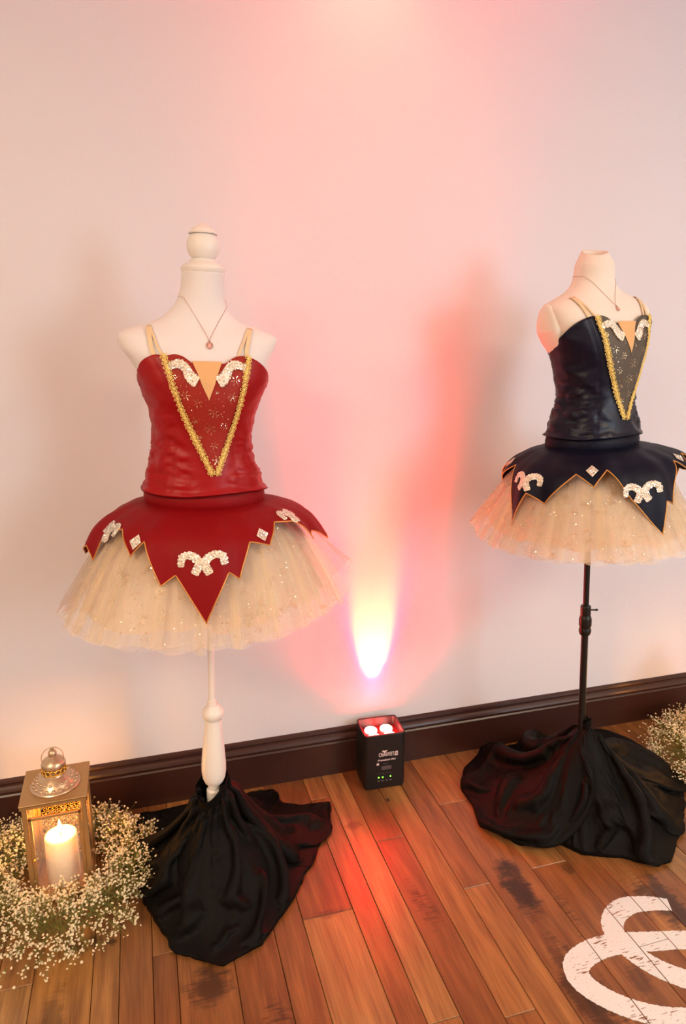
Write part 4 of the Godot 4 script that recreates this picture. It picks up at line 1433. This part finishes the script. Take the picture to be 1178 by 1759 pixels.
# the cloth is let fall in small steps: a ring of fabric held at the stand and spread to its outline on the floor
func cloth_mesh(outline: Array, side: int, sd: int) -> ArrayMesh:
	var na := 120
	var nr := 26
	var seeds := noise(sd, 1.0, 2)
	var neck := 0.046 if side == 0 else 0.016
	var wall := BASE_Z + 0.006 - (-1.73 if side == 0 else -1.68)
	var pos := PackedVector3Array()
	var rest0 := PackedVector3Array()
	var lims := PackedFloat32Array()
	for i in na:
		var phi := TAU * i / na
		var R := radius_at(outline, phi)
		lims.append(R)
		var dir := Vector3(sin(phi), 0, cos(phi))
		var top := (0.318 + 0.032 * cos(phi - 2.3) + 0.006 * sin(phi * 3.0)) if side == 0 else 0.350 + 0.008 * sin(phi * 2.0 + 1.0)
		for j in nr:
			var s := float(j) / (nr - 1)
			var h := top * pow(1.0 - s, 1.5 if side == 0 else 1.25) + 0.03
			var q := dir * lerpf(neck, R, s) + Vector3(0, h if j > 0 else top, 0)
			rest0.append(q)
			var nn := seeds.get_noise_3d(dir.x * 2.6, s * 1.3, dir.z * 2.6)
			var n2 := seeds.get_noise_3d(dir.x * 2.6 + 9.0, s * 1.8, dir.z * 2.6)
			if j > 0:
				q.y += (0.05 + nn * 0.11) * sin(PI * minf(s * 1.05, 1.0))
				q += Vector3(dir.z, 0, -dir.x) * n2 * 0.05 * s
			pos.append(q)
	var ia := PackedInt32Array()
	var ib := PackedInt32Array()
	var len := PackedFloat32Array()
	var stf := PackedFloat32Array()
	for i in na:
		for j in nr:
			var k := i * nr + j
			var s := float(j) / (nr - 1)
			var i1 := ((i + 1) % na) * nr + j
			var i3 := ((i + 3) % na) * nr + j
			var slack := 1.0 + (0.34 if side == 0 else 0.40) * pow(sin(PI * clampf(s * 0.9 + 0.06, 0.0, 1.0)), 0.8)
			if j > 0:
				ia.append(k); ib.append(i1); len.append(rest0[k].distance_to(rest0[i1]) * slack); stf.append(0.85)
				ia.append(k); ib.append(i3); len.append(rest0[k].distance_to(rest0[i3]) * slack * 0.97); stf.append(0.10)
			if j < nr - 1:
				ia.append(k); ib.append(k + 1); len.append(rest0[k].distance_to(rest0[k + 1]) * 1.13); stf.append(0.85)
				var d1 := ((i + 1) % na) * nr + j + 1
				ia.append(k); ib.append(d1); len.append(rest0[k].distance_to(rest0[d1]) * (1.0 + (slack - 1.0) * 0.5) * 1.06); stf.append(0.12)
			if j < nr - 3:
				ia.append(k); ib.append(k + 3); len.append(rest0[k].distance_to(rest0[k + 3]) * 1.10); stf.append(0.10)
	var old := pos.duplicate()
	var count := ia.size()
	for step in 150:
		var g := 0.00022
		for k in pos.size():
			var q := pos[k]
			var v := (q - old[k]) * 0.9
			old[k] = q
			q += v
			q.y -= g
			pos[k] = q
		for sweep in count * 3:
			var e := sweep % count
			var a := ia[e]
			var c := ib[e]
			var d := pos[c] - pos[a]
			var l := d.length()
			var move := d * ((l - len[e]) / (l + 1e-6) * 0.5 * stf[e])
			pos[a] += move
			pos[c] -= move
		for i in na:
			var R := lims[i]
			for j in nr:
				var k := i * nr + j
				if j == 0:
					pos[k] = rest0[k]
					continue
				var q := pos[k]
				var flat := Vector2(q.x, q.z).length()
				# stand base and bunched cloth below carry it
				var hold := 0.006
				if side == 0:
					hold += 0.19 * exp(-pow(flat / 0.14, 2.0)) + 0.05 * exp(-pow(flat / R / 0.7, 4.0))
				else:
					hold += 0.19 * exp(-pow(flat / 0.10, 2.0)) + 0.125 * exp(-pow(flat / R / 0.76, 4.0))
				if q.y < hold:
					q.y = hold
					var o := old[k]
					o.x = lerpf(o.x, q.x, 0.5)
					o.z = lerpf(o.z, q.z, 0.5)
					old[k] = o
				if flat > R:
					q.x *= lerpf(1.0, R / flat, 0.5)
					q.z *= lerpf(1.0, R / flat, 0.5)
				if j == nr - 1:
					var want := rest0[k]
					q.x = lerpf(q.x, want.x, 0.25)
					q.z = lerpf(q.z, want.z, 0.25)
					q.y = lerpf(q.y, 0.006, 0.3)
				if q.z < wall: q.z = wall
				pos[k] = q
	# smooth surface through the fallen points
	var up := 3
	var p := []
	for i in na * up + 1:
		var i0 := (i / up) % na
		var f := float(i % up) / up
		var ring := PackedVector3Array()
		for j in nr:
			var a: Vector3 = pos[((i0 - 1 + na) % na) * nr + j]
			var c: Vector3 = pos[i0 * nr + j]
			var d: Vector3 = pos[((i0 + 1) % na) * nr + j]
			var e: Vector3 = pos[((i0 + 2) % na) * nr + j]
			ring.append(c.cubic_interpolate(d, a, e, f))
		var col := PackedVector3Array()
		var c0 := ring[0]
		col.append(Vector3(c0.x * 0.8, c0.y - 0.14, c0.z * 0.8))
		col.append(Vector3(c0.x * 0.88, c0.y - 0.03, c0.z * 0.88))
		col.append(Vector3(c0.x * 0.93, c0.y + 0.002, c0.z * 0.93))
		for j in (nr - 1) * up + 1:
			var j0 := mini(j / up, nr - 2)
			var f2 := float(j - j0 * up) / up
			var q: Vector3 = ring[j0].cubic_interpolate(ring[j0 + 1], ring[maxi(j0 - 1, 0)], ring[mini(j0 + 2, nr - 1)], f2)
			q.y = maxf(q.y, 0.004)
			q.z = maxf(q.z, wall)
			col.append(q)
		var last := col[col.size() - 1]
		col.append(Vector3(last.x * 0.995, 0.0015, maxf(last.z * 0.995, wall)))
		col.append(Vector3(last.x * 0.96, 0.0015, maxf(last.z * 0.96, wall)))
		p.append(col)
	var b := MB.new()
	b.grid(p, true)
	flip(b)
	return b.mesh()

# ---------------------------------------------------------------- uplight
const UP := Vector3(0.735, 0.0, -2.048)

func rounded(w: float, d: float, r: float, n := 5) -> PackedVector2Array:
	var q := PackedVector2Array()
	for c in [[1, 1, 0.0], [-1, 1, 0.5], [-1, -1, 1.0], [1, -1, 1.5]]:
		for k in n + 1:
			var a: float = PI * (c[2] + 0.5 * k / n)
			q.append(Vector2(c[0] * (w / 2 - r) + cos(a) * r, c[1] * (d / 2 - r) + sin(a) * r))
	return q

func build_uplight() -> void:
	var o := thing("uplight", "small black battery uplight glowing red and amber against the baseboard", "uplight", Transform3D(Basis(Vector3.UP, deg_to_rad(-3.0)), UP))
	var b := MB.new()
	var outer := rounded(0.146, 0.122, 0.014)
	var inner := rounded(0.134, 0.110, 0.010)
	# walls of the housing: outside, rim, inside down to the lens plate
	var p := []
	for i in outer.size() + 1:
		var a := outer[i % outer.size()]
		var c := inner[i % inner.size()]
		var col := PackedVector3Array()
		for q in [[a * 0.96, 0.006], [a, 0.012], [a, 0.060], [a, 0.140], [a * 1.0, 0.207], [a * 0.995, 0.210], [c * 1.01, 0.2105], [c, 0.208]]:
			col.append(Vector3(q[0].x, q[1], -q[0].y))
		p.append(col)
	b.grid(p, true)
	piece("housing", b.mesh(), M.housing, o)
	b = MB.new()
	p = []
	for i in inner.size() + 1:
		var c := inner[i % inner.size()]
		p.append(PackedVector3Array([Vector3(c.x, 0.208, -c.y), Vector3(c.x * 0.99, 0.193, -c.y * 0.99), Vector3(c.x * 0.97, 0.177, -c.y * 0.97)]))
	b.grid(p, true)
	piece("recess_wall", b.mesh(), M.recess_wall, o)
	b = MB.new()
	b.prism(inner, 0.172, 0.178, Transform3D(Basis(Vector3.RIGHT, -PI / 2), Vector3.ZERO))
	piece("lens_plate", b.mesh(), M.recess, o)
	b = MB.new()
	b.prism(rounded(0.140, 0.116, 0.012), 0.004, 0.010, Transform3D(Basis(Vector3.RIGHT, -PI / 2), Vector3.ZERO))
	piece("underside", b.mesh(), M.housing, o)
	for x in [-1.0, 1.0]:
		for z in [-1.0, 1.0]:
			var l := MB.new()
			l.lathe([Vector2(0.0225, 0.1785), Vector2(0.0225, 0.182), Vector2(0.021, 0.185), Vector2(0.012, 0.1885), Vector2(0.0002, 0.190)], 24, Vector3(x * 0.028, 0, z * 0.024))
			piece("lens", l.mesh(), M.lens, o)
			var f := MB.new()
			f.lathe([Vector2(0.008, 0.0), Vector2(0.009, 0.003), Vector2(0.009, 0.007)], 12, Vector3(x * 0.055, 0, z * 0.045))
			piece("foot", f.mesh(), M.housing, o)
	# printed lettering and indicator lights on the front
	var zf := 0.0613
	lettering(o, "CHAUVET", Vector3(0.004, 0.135, zf), 0.020, Vector3(0.62, 1.0, 1), 0.0, M.print_white)
	var dj := MB.new()
	dj.prism(PackedVector2Array([Vector2(0.034, 0.1265), Vector2(0.045, 0.1265), Vector2(0.045, 0.143), Vector2(0.038, 0.143), Vector2(0.034, 0.139)]), zf - 0.001, zf + 0.0002)
	dj.prism(PackedVector2Array([Vector2(-0.012, 0.150), Vector2(-0.002, 0.141), Vector2(0.008, 0.150), Vector2(0.003, 0.151), Vector2(-0.002, 0.149), Vector2(-0.007, 0.151)]), zf - 0.001, zf + 0.0002)
	piece("maker_mark", dj.mesh(), M.print_white, o)
	lettering(o, "DJ", Vector3(0.0398, 0.1345, zf + 0.0003), 0.009, Vector3(0.8, 1.1, 1), 0.0, M.housing)
	lettering(o, "Freedom Par", Vector3(0.006, 0.114, zf), 0.0115, Vector3(0.92, 0.8, 1), 0.3, M.print_white)
	var sq := MB.new()
	sq.prism(PackedVector2Array([Vector2(-0.030, 0.096), Vector2(-0.022, 0.096), Vector2(-0.022, 0.104), Vector2(-0.030, 0.104)]), zf - 0.001, zf + 0.0002)
	piece("square_mark", sq.mesh(), M.print_white, o)
	lettering(o, "TRI-6", Vector3(0.001, 0.100, zf), 0.007, Vector3(1.2, 0.8, 1), 0.0, M.print_grey)
	var dis := MB.new()
	dis.box(Vector3(0.005, 0.083, zf - 0.001), Vector3(0.036, 0.014, 0.003), 0.0008)
	piece("display", dis.mesh(), M.print_grey, o)
	for k in 3:
		var l := MB.new()
		l.lathe([Vector2(0.0028, 0.0), Vector2(0.0026, 0.0012), Vector2(0.0002, 0.0018)], 10, Vector3([-0.022, -0.008, 0.020][k], 0.048, zf - 0.0004), Basis(Vector3.RIGHT, PI / 2))
		piece("indicator_light", l.mesh(), M.led, o)
	var c := MB.new()
	for k in 4:
		c.box(Vector3(-0.020 + k * 0.013, 0.063, zf - 0.0005), Vector3(0.008, 0.0016, 0.0014))
	for k in 4:
		c.box(Vector3(-0.022 + k * 0.014, 0.034, zf - 0.0005), Vector3(0.009, 0.005, 0.0026), 0.0006)
	piece("control_marks", c.mesh(), M.print_grey, o, Transform3D.IDENTITY, "stuff")
	# the light that its lenses throw
	var src := UP + Vector3(0, 0.196, 0)
	omni("uplight_recess_light", UP + Vector3(0, 0.194, 0.0), Color(1.0, 0.02, 0.03), 0.012, 0.01)
	spot("uplight_amber_light", src, src + Vector3(0, cos(deg_to_rad(15.5)), -sin(deg_to_rad(15.5))), 14.0, 0.75, Color(1.0, 0.78, 0.14), 1.3, 0.012)
	spot("uplight_red_light", src, src + Vector3(0, cos(deg_to_rad(10.0)), -sin(deg_to_rad(10.0))), 21.5, 1.0, Color(1.0, 0.02, 0.12), 18.0, 0.02)
	spot("uplight_red_flood_light", src, src + Vector3(0, cos(deg_to_rad(18.0)), -sin(deg_to_rad(18.0))), 32.0, 1.0, Color(1.0, 0.02, 0.07), 3.0, 0.02)
	spot("uplight_red_spill_light", src, src + Vector3(0, 1, -0.15), 62.0, 0.9, Color(1.0, 0.03, 0.08), 0.7, 0.02)

func lettering(parent: Node3D, text: String, at: Vector3, size: float, stretch: Vector3, slant: float, m: Material) -> void:
	var t := TextMesh.new()
	var f := SystemFont.new()
	f.font_names = PackedStringArray(["Droid Sans"])
	f.font_weight = 700
	t.font = f
	t.text = text
	t.font_size = 32
	t.pixel_size = size / 32.0
	t.depth = 0.0006
	t.curve_step = 1.0
	var bas := Basis(Vector3(stretch.x, 0, 0), Vector3(slant * stretch.y, stretch.y, 0), Vector3(0, 0, 1))
	piece("lettering", t, m, parent, Transform3D(bas, at))

# ---------------------------------------------------------------- lanterns and candles
const LANTERN := Vector3(-0.292, 0.0, -1.858)
const LANTERN_FAR := Vector3(2.02, 0.0, -1.76)

func build_lanterns() -> void:
	var o := thing("lantern", "square brass lantern with pierced dome, standing inside the wreath by the baseboard", "lantern", Transform3D(Basis(Vector3.UP, deg_to_rad(1.0)), LANTERN), "brass candle lanterns")
	make_lantern(o)
	var c := thing("pillar_candle", "lit ivory pillar candle burning inside the square brass lantern", "candle", Transform3D(Basis.IDENTITY, LANTERN + Vector3(0.0, 0.0145, 0.012)), "pillar candles")
	make_candle(c)
	omni("candle_light", LANTERN + Vector3(0.0, 0.188, 0.012), Color(1.0, 0.66, 0.28), 0.065, 0.012)
	# its unseen twin in the second wreath, out of view, warms the wall
	var o2 := o.duplicate()
	o2.name = numbered("lantern", self)
	add_child(o2, true)
	o2.position = LANTERN_FAR
	tag(o2, "unseen square brass lantern beyond the heaped satin cloth, inside the second wreath")
	var c2 := c.duplicate()
	c2.name = numbered("pillar_candle", self)
	add_child(c2, true)
	c2.position = LANTERN_FAR + Vector3(0.0, 0.0145, 0.012)
	tag(c2, "unseen lit ivory pillar candle in the lantern beyond the satin cloth")
	omni("candle_light_001", LANTERN_FAR + Vector3(0.0, 0.188, 0.012), Color(1.0, 0.66, 0.28), 0.065, 0.012)

func make_candle(c: Node3D) -> void:
	var b := MB.new()
	b.lathe([Vector2(0.0, 0.0), Vector2(0.043, 0.0), Vector2(0.044, 0.003), Vector2(0.044, 0.070), Vector2(0.0435, 0.136), Vector2(0.042, 0.1405), Vector2(0.039, 0.1415), Vector2(0.036, 0.139), Vector2(0.028, 0.1355), Vector2(0.012, 0.134), Vector2(0.0, 0.134)], 40)
	piece("wax_body", b.mesh(), M.wax, c)
	b = MB.new()
	b.tube(PackedVector3Array([Vector3(0, 0.133, 0), Vector3(0.0003, 0.142, 0), Vector3(0.0015, 0.149, 0.0005)]), 0.0011, 6)
	piece("wick", b.mesh(), M.wick, c)
	b = MB.new()
	b.lathe([Vector2(0.0005, 0.146), Vector2(0.0045, 0.149), Vector2(0.0075, 0.155), Vector2(0.0082, 0.160), Vector2(0.0070, 0.167), Vector2(0.0045, 0.175), Vector2(0.002, 0.183), Vector2(0.0003, 0.190)], 16)
	piece("flame", b.mesh(), M.flame, c)

func make_lantern(o: Node3D) -> void:
	var w := 0.074
	var b := MB.new()
	b.box(Vector3(0, 0.010, 0), Vector3(0.168, 0.009, 0.168), 0.002)
	piece("base_plate", b.mesh(), M.lantern, o)
	for x in [-1.0, 1.0]:
		for z in [-1.0, 1.0]:
			b = MB.new()
			b.box(Vector3(x * w, 0.158, z * w), Vector3(0.013, 0.290, 0.013), 0.0015)
			piece("post", b.mesh(), M.lantern, o)
			b = MB.new()
			b.lathe([Vector2(0.006, 0.0), Vector2(0.007, 0.003), Vector2(0.007, 0.006)], 10, Vector3(x * w, 0, z * w))
			piece("foot", b.mesh(), M.lantern, o)
	b = MB.new()
	# top plate with a turned-down edge and a round opening hidden under the dome
	b.box(Vector3(0, 0.3085, 0), Vector3(0.172, 0.004, 0.172), 0.001)
	for s in [-1.0, 1.0]:
		b.box(Vector3(s * 0.085, 0.304, 0), Vector3(0.002, 0.010, 0.172))
		b.box(Vector3(0, 0.304, s * 0.085), Vector3(0.172, 0.010, 0.002))
	piece("top_plate", b.mesh(), M.lantern, o)
	# upper and lower rails, glazed sides
	for k in 4:
		var rot := Basis(Vector3.UP, k * PI / 2)
		b = MB.new()
		var fr := 0.0085
		var zz := w if k != 0 else w + 0.004
		var hh := 0.250 if k == 0 else 0.268
		var mid := 0.018 + hh / 2.0
		for s in [-1.0, 1.0]:
			b.box(rot * Vector3(s * 0.0625, mid, zz), Vector3(fr, hh, 0.006), 0.001, rot)
			b.box(rot * Vector3(0, mid + s * (hh / 2 - fr / 2), zz), Vector3(0.133, fr, 0.006), 0.001, rot)
		var frame := piece("door" if k == 0 else "side_frame", b.mesh(), M.lantern, o)
		if k == 2:
			# pierced back panel: rows of small rings
			var r := MB.new()
			for i in 10:
				for j in 21:
					var c := Vector3(-0.054 + i * 0.012 + (0.006 if j % 2 else 0.0) - 0.003, 0.030 + j * 0.0118, w)
					if absf(c.x) > 0.056: continue
					var ring := PackedVector3Array()
					for e in 6:
						var a := TAU * e / 6.0
						ring.append(rot * (c + Vector3(cos(a) * 0.0052, sin(a) * 0.0052, 0.0)))
					r.tube(ring, 0.0013, 3, true)
			piece("pierced_panel", r.mesh(), M.brass, frame, Transform3D.IDENTITY, "stuff")
		else:
			var g := MB.new()
			g.box(rot * Vector3(0, mid, zz), Vector3(0.118, hh - 0.014, 0.0016), 0.0, rot)
			piece("glass_pane", g.mesh(), M.glass, frame)
		if k == 0:
			var hg := MB.new()
			for yy in [0.07, 0.22]:
				hg.tube(PackedVector3Array([Vector3(0.069, yy - 0.010, w + 0.008), Vector3(0.069, yy + 0.010, w + 0.008)]), 0.0028, 8)
			piece("hinge", hg.mesh(), M.lantern, frame)
			var cl := MB.new()
			cl.ball(Vector3(-0.062, 0.14, w + 0.010), Vector3(0.004, 0.004, 0.004), 8, 6)
			piece("latch", cl.mesh(), M.brass, frame)
	# stepped dome with embossed leaves
	b = MB.new()
	b.lathe([Vector2(0.064, 0.3105), Vector2(0.066, 0.3125), Vector2(0.064, 0.315), Vector2(0.060, 0.316), Vector2(0.055, 0.320), Vector2(0.050, 0.327), Vector2(0.044, 0.334), Vector2(0.037, 0.340), Vector2(0.031, 0.344), Vector2(0.029, 0.350), Vector2(0.028, 0.352), Vector2(0.0, 0.352)], 48)
	var dome := piece("dome", b.mesh(), M.lantern_silver, o)
	b = MB.new()
	for k in 20:
		var a := TAU * k / 20.0
		for q in [[0.056, 0.3205, 0.006], [0.046, 0.332, 0.005]]:
			var aa: float = a + (PI / 20.0 if q[2] < 0.0055 else 0.0)
			b.ball(Vector3(sin(aa) * q[0], q[1], cos(aa) * q[0]), Vector3(q[2], 0.004, q[2]), 6, 4)
	piece("embossed_leaves", b.mesh(), M.lantern_silver, dome, Transform3D.IDENTITY, "stuff")
	# pierced gold band
	var band := Node3D.new()
	band.name = "pierced_band"
	o.add_child(band)
	band.set_meta("label", "bright gold ring of links")
	var lk := MB.new()
	var ring := PackedVector3Array()
	for e in 10:
		var a := TAU * e / 10.0
		ring.append(Vector3(cos(a) * 0.0070, sin(a) * 0.0072, 0.0))
	lk.tube(ring, 0.0022, 6, true)
	var lm := lk.mesh()
	for k in 14:
		var a := TAU * k / 14.0
		piece("link", lm, M.brass, band, Transform3D(Basis(Vector3.UP, a) * Basis(Vector3.RIGHT, -0.15), Vector3(sin(a) * 0.0305, 0.358, cos(a) * 0.0305)))
	b = MB.new()
	b.lathe([Vector2(0.018, 0.350), Vector2(0.018, 0.367), Vector2(0.024, 0.367), Vector2(0.031, 0.369), Vector2(0.0325, 0.374), Vector2(0.0305, 0.380), Vector2(0.026, 0.386), Vector2(0.019, 0.391), Vector2(0.014, 0.394), Vector2(0.0105, 0.397), Vector2(0.0105, 0.399), Vector2(0.0, 0.399)], 40)
	piece("cap", b.mesh(), M.lantern_silver, o)
	b = MB.new()
	b.lathe([Vector2(0.006, 0.396), Vector2(0.009, 0.399), Vector2(0.0115, 0.404), Vector2(0.0115, 0.408), Vector2(0.008, 0.413), Vector2(0.004, 0.415), Vector2(0.0048, 0.418), Vector2(0.004, 0.421), Vector2(0.0003, 0.4225)], 20)
	piece("knob", b.mesh(), M.lantern_silver, o)
	b = MB.new()
	ring = PackedVector3Array()
	for e in 36:
		var a := TAU * e / 36.0
		ring.append(Vector3(cos(a) * 0.0285, 0.394 + sin(a) * 0.0285, 0.004 - sin(a) * 0.004))
	b.tube(ring, 0.0014, 6, true)
	piece("ring_handle", b.mesh(), M.lantern_silver, o)

# ---------------------------------------------------------------- wreaths of baby's breath
func build_wreaths() -> void:
	var a := thing("flower_wreath", "loose wreath of tiny white baby's breath ringing the brass lantern", "wreath", Transform3D(Basis.IDENTITY, LANTERN + Vector3(0, 0, 0.02)), "baby's breath wreaths")
	make_wreath(a, 610, 0.185, [[0.0, 0.08], [0.6, 0.03], [1.57, 0.0], [3.14, -0.02], [4.7, 0.05], [5.7, 0.07], [TAU, 0.08]])
	var b := thing("flower_wreath", "baby's breath wreath on the floor beside the heaped satin cloth", "wreath", Transform3D(Basis.IDENTITY, LANTERN_FAR), "baby's breath wreaths")
	make_wreath(b, 777, 0.19, [[0.0, 0.05], [1.57, 0.02], [3.14, 0.03], [4.7, 0.05], [TAU, 0.05]])

func make_wreath(o: Node3D, sd: int, radius: float, bulge: Array) -> void:
	var rr := RandomNumberGenerator.new()
	rr.seed = sd
	var stems := MB.new()
	var spots := PackedVector3Array()
	for k in 900:
		var phi := rr.randf() * TAU
		var ex: float = smooth_rows(bulge, phi, 1)
		var root := Vector3(sin(phi), 0, cos(phi)) * (radius + rr.randf_range(-0.02, 0.03)) + Vector3(0, 0.02 + rr.randf() * 0.02, 0)
		# sprigs lean outward and round the ring
		var ca := rr.randf_range(-0.5, PI + 0.15)
		var reach := rr.randf_range(0.035, 0.085) + (ex if cos(ca) > 0.0 else 0.0) * rr.randf_range(0.4, 1.0)
		var outd := Vector3(sin(phi), 0, cos(phi))
		var tang := Vector3(cos(phi), 0, -sin(phi))
		var tip := root + outd * cos(ca) * reach + Vector3(0, maxf(sin(ca), -0.1) * minf(reach, 0.085), 0) + tang * rr.randf_range(-0.05, 0.05)
		tip.y = maxf(tip.y, 0.012)
		# keep clear of the lantern's body
		if absf(tip.x) < 0.092 and absf(tip.z + 0.02) < 0.092 and not (tip.z > 0.02 and rr.randf() < 0.0):
			var push := 0.095 / maxf(maxf(absf(tip.x), absf(tip.z + 0.02)), 0.02)
			tip.x *= push
			tip.z = (tip.z + 0.02) * push - 0.02
		stalk(stems, root, tip, 0.0008)
		for e in rr.randi_range(5, 9):
			var q := tip + Vector3(rr.randfn(0, 0.010), rr.randfn(0.004, 0.009), rr.randfn(0, 0.010))
			q.y = maxf(q.y, 0.006)
			stalk(stems, tip.lerp(root, 0.25), q, 0.0005)
			spots.append(q)
	# a wreath core of bound stalks
	for k in 90:
		var phi := rr.randf() * TAU
		var path := PackedVector3Array()
		for e in 5:
			var a := phi + e * 0.12
			path.append(Vector3(sin(a), 0, cos(a)) * (radius + rr.randf_range(-0.025, 0.03)) + Vector3(0, rr.randf_range(0.008, 0.045), 0))
		stems.tube(path, 0.0009, 3)
	piece("stems", stems.mesh(), M.stem, o, Transform3D.IDENTITY, "stuff")
	# one small flower: a puff of petals
	var f := MB.new()
	for k in 5:
		var a := TAU * k / 5.0
		f.ball(Vector3(cos(a) * 0.0019, 0.0002 * (k % 2), sin(a) * 0.0019), Vector3(0.0016, 0.0012, 0.0016), 5, 3)
	f.ball(Vector3(0, 0.0008, 0), Vector3(0.0017, 0.0013, 0.0017), 5, 3)
	var mm := MultiMesh.new()
	mm.transform_format = MultiMesh.TRANSFORM_3D
	mm.mesh = f.mesh()
	mm.instance_count = spots.size()
	for k in spots.size():
		var bas := Basis.from_euler(Vector3(rr.randf_range(-0.9, 0.9), rr.randf() * TAU, rr.randf_range(-0.9, 0.9))).scaled(Vector3.ONE * rr.randf_range(0.7, 1.25))
		mm.set_instance_transform(k, Transform3D(bas, spots[k]))
	var mi := MultiMeshInstance3D.new()
	mi.name = "florets"
	mi.multimesh = mm
	mi.material_override = M.floret
	mi.set_meta("kind", "stuff")
	o.add_child(mi, true)
	M.floret_mesh = mm.mesh

func stalk(b: MB, a: Vector3, c: Vector3, r: float) -> void:
	var d := (c - a).normalized()
	var s := d.cross(Vector3.UP if absf(d.y) < 0.9 else Vector3.RIGHT).normalized() * r
	var t := d.cross(s).normalized() * r
	var p := []
	for k in 4:
		var an := TAU * (k % 3) / 3.0
		p.append(PackedVector3Array([a + s * cos(an) + t * sin(an), c + s * cos(an) * 0.6 + t * sin(an) * 0.6]))
	b.grid(p, true)

func build_fallen_florets() -> void:
	var at := [[Vector3(1.79, 0.003, -2.06), "single fallen white floret on the planks nearest the baseboard at right"], [Vector3(1.795, 0.003, -2.01), "single fallen white floret on the planks, the nearer of two at right"]]
	for q in at:
		var o := thing("fallen_floret", q[1], "flower", Transform3D(Basis.IDENTITY.scaled(Vector3.ONE * 1.4), q[0]), "fallen florets")
		piece("petals", M.floret_mesh, M.floret, o)
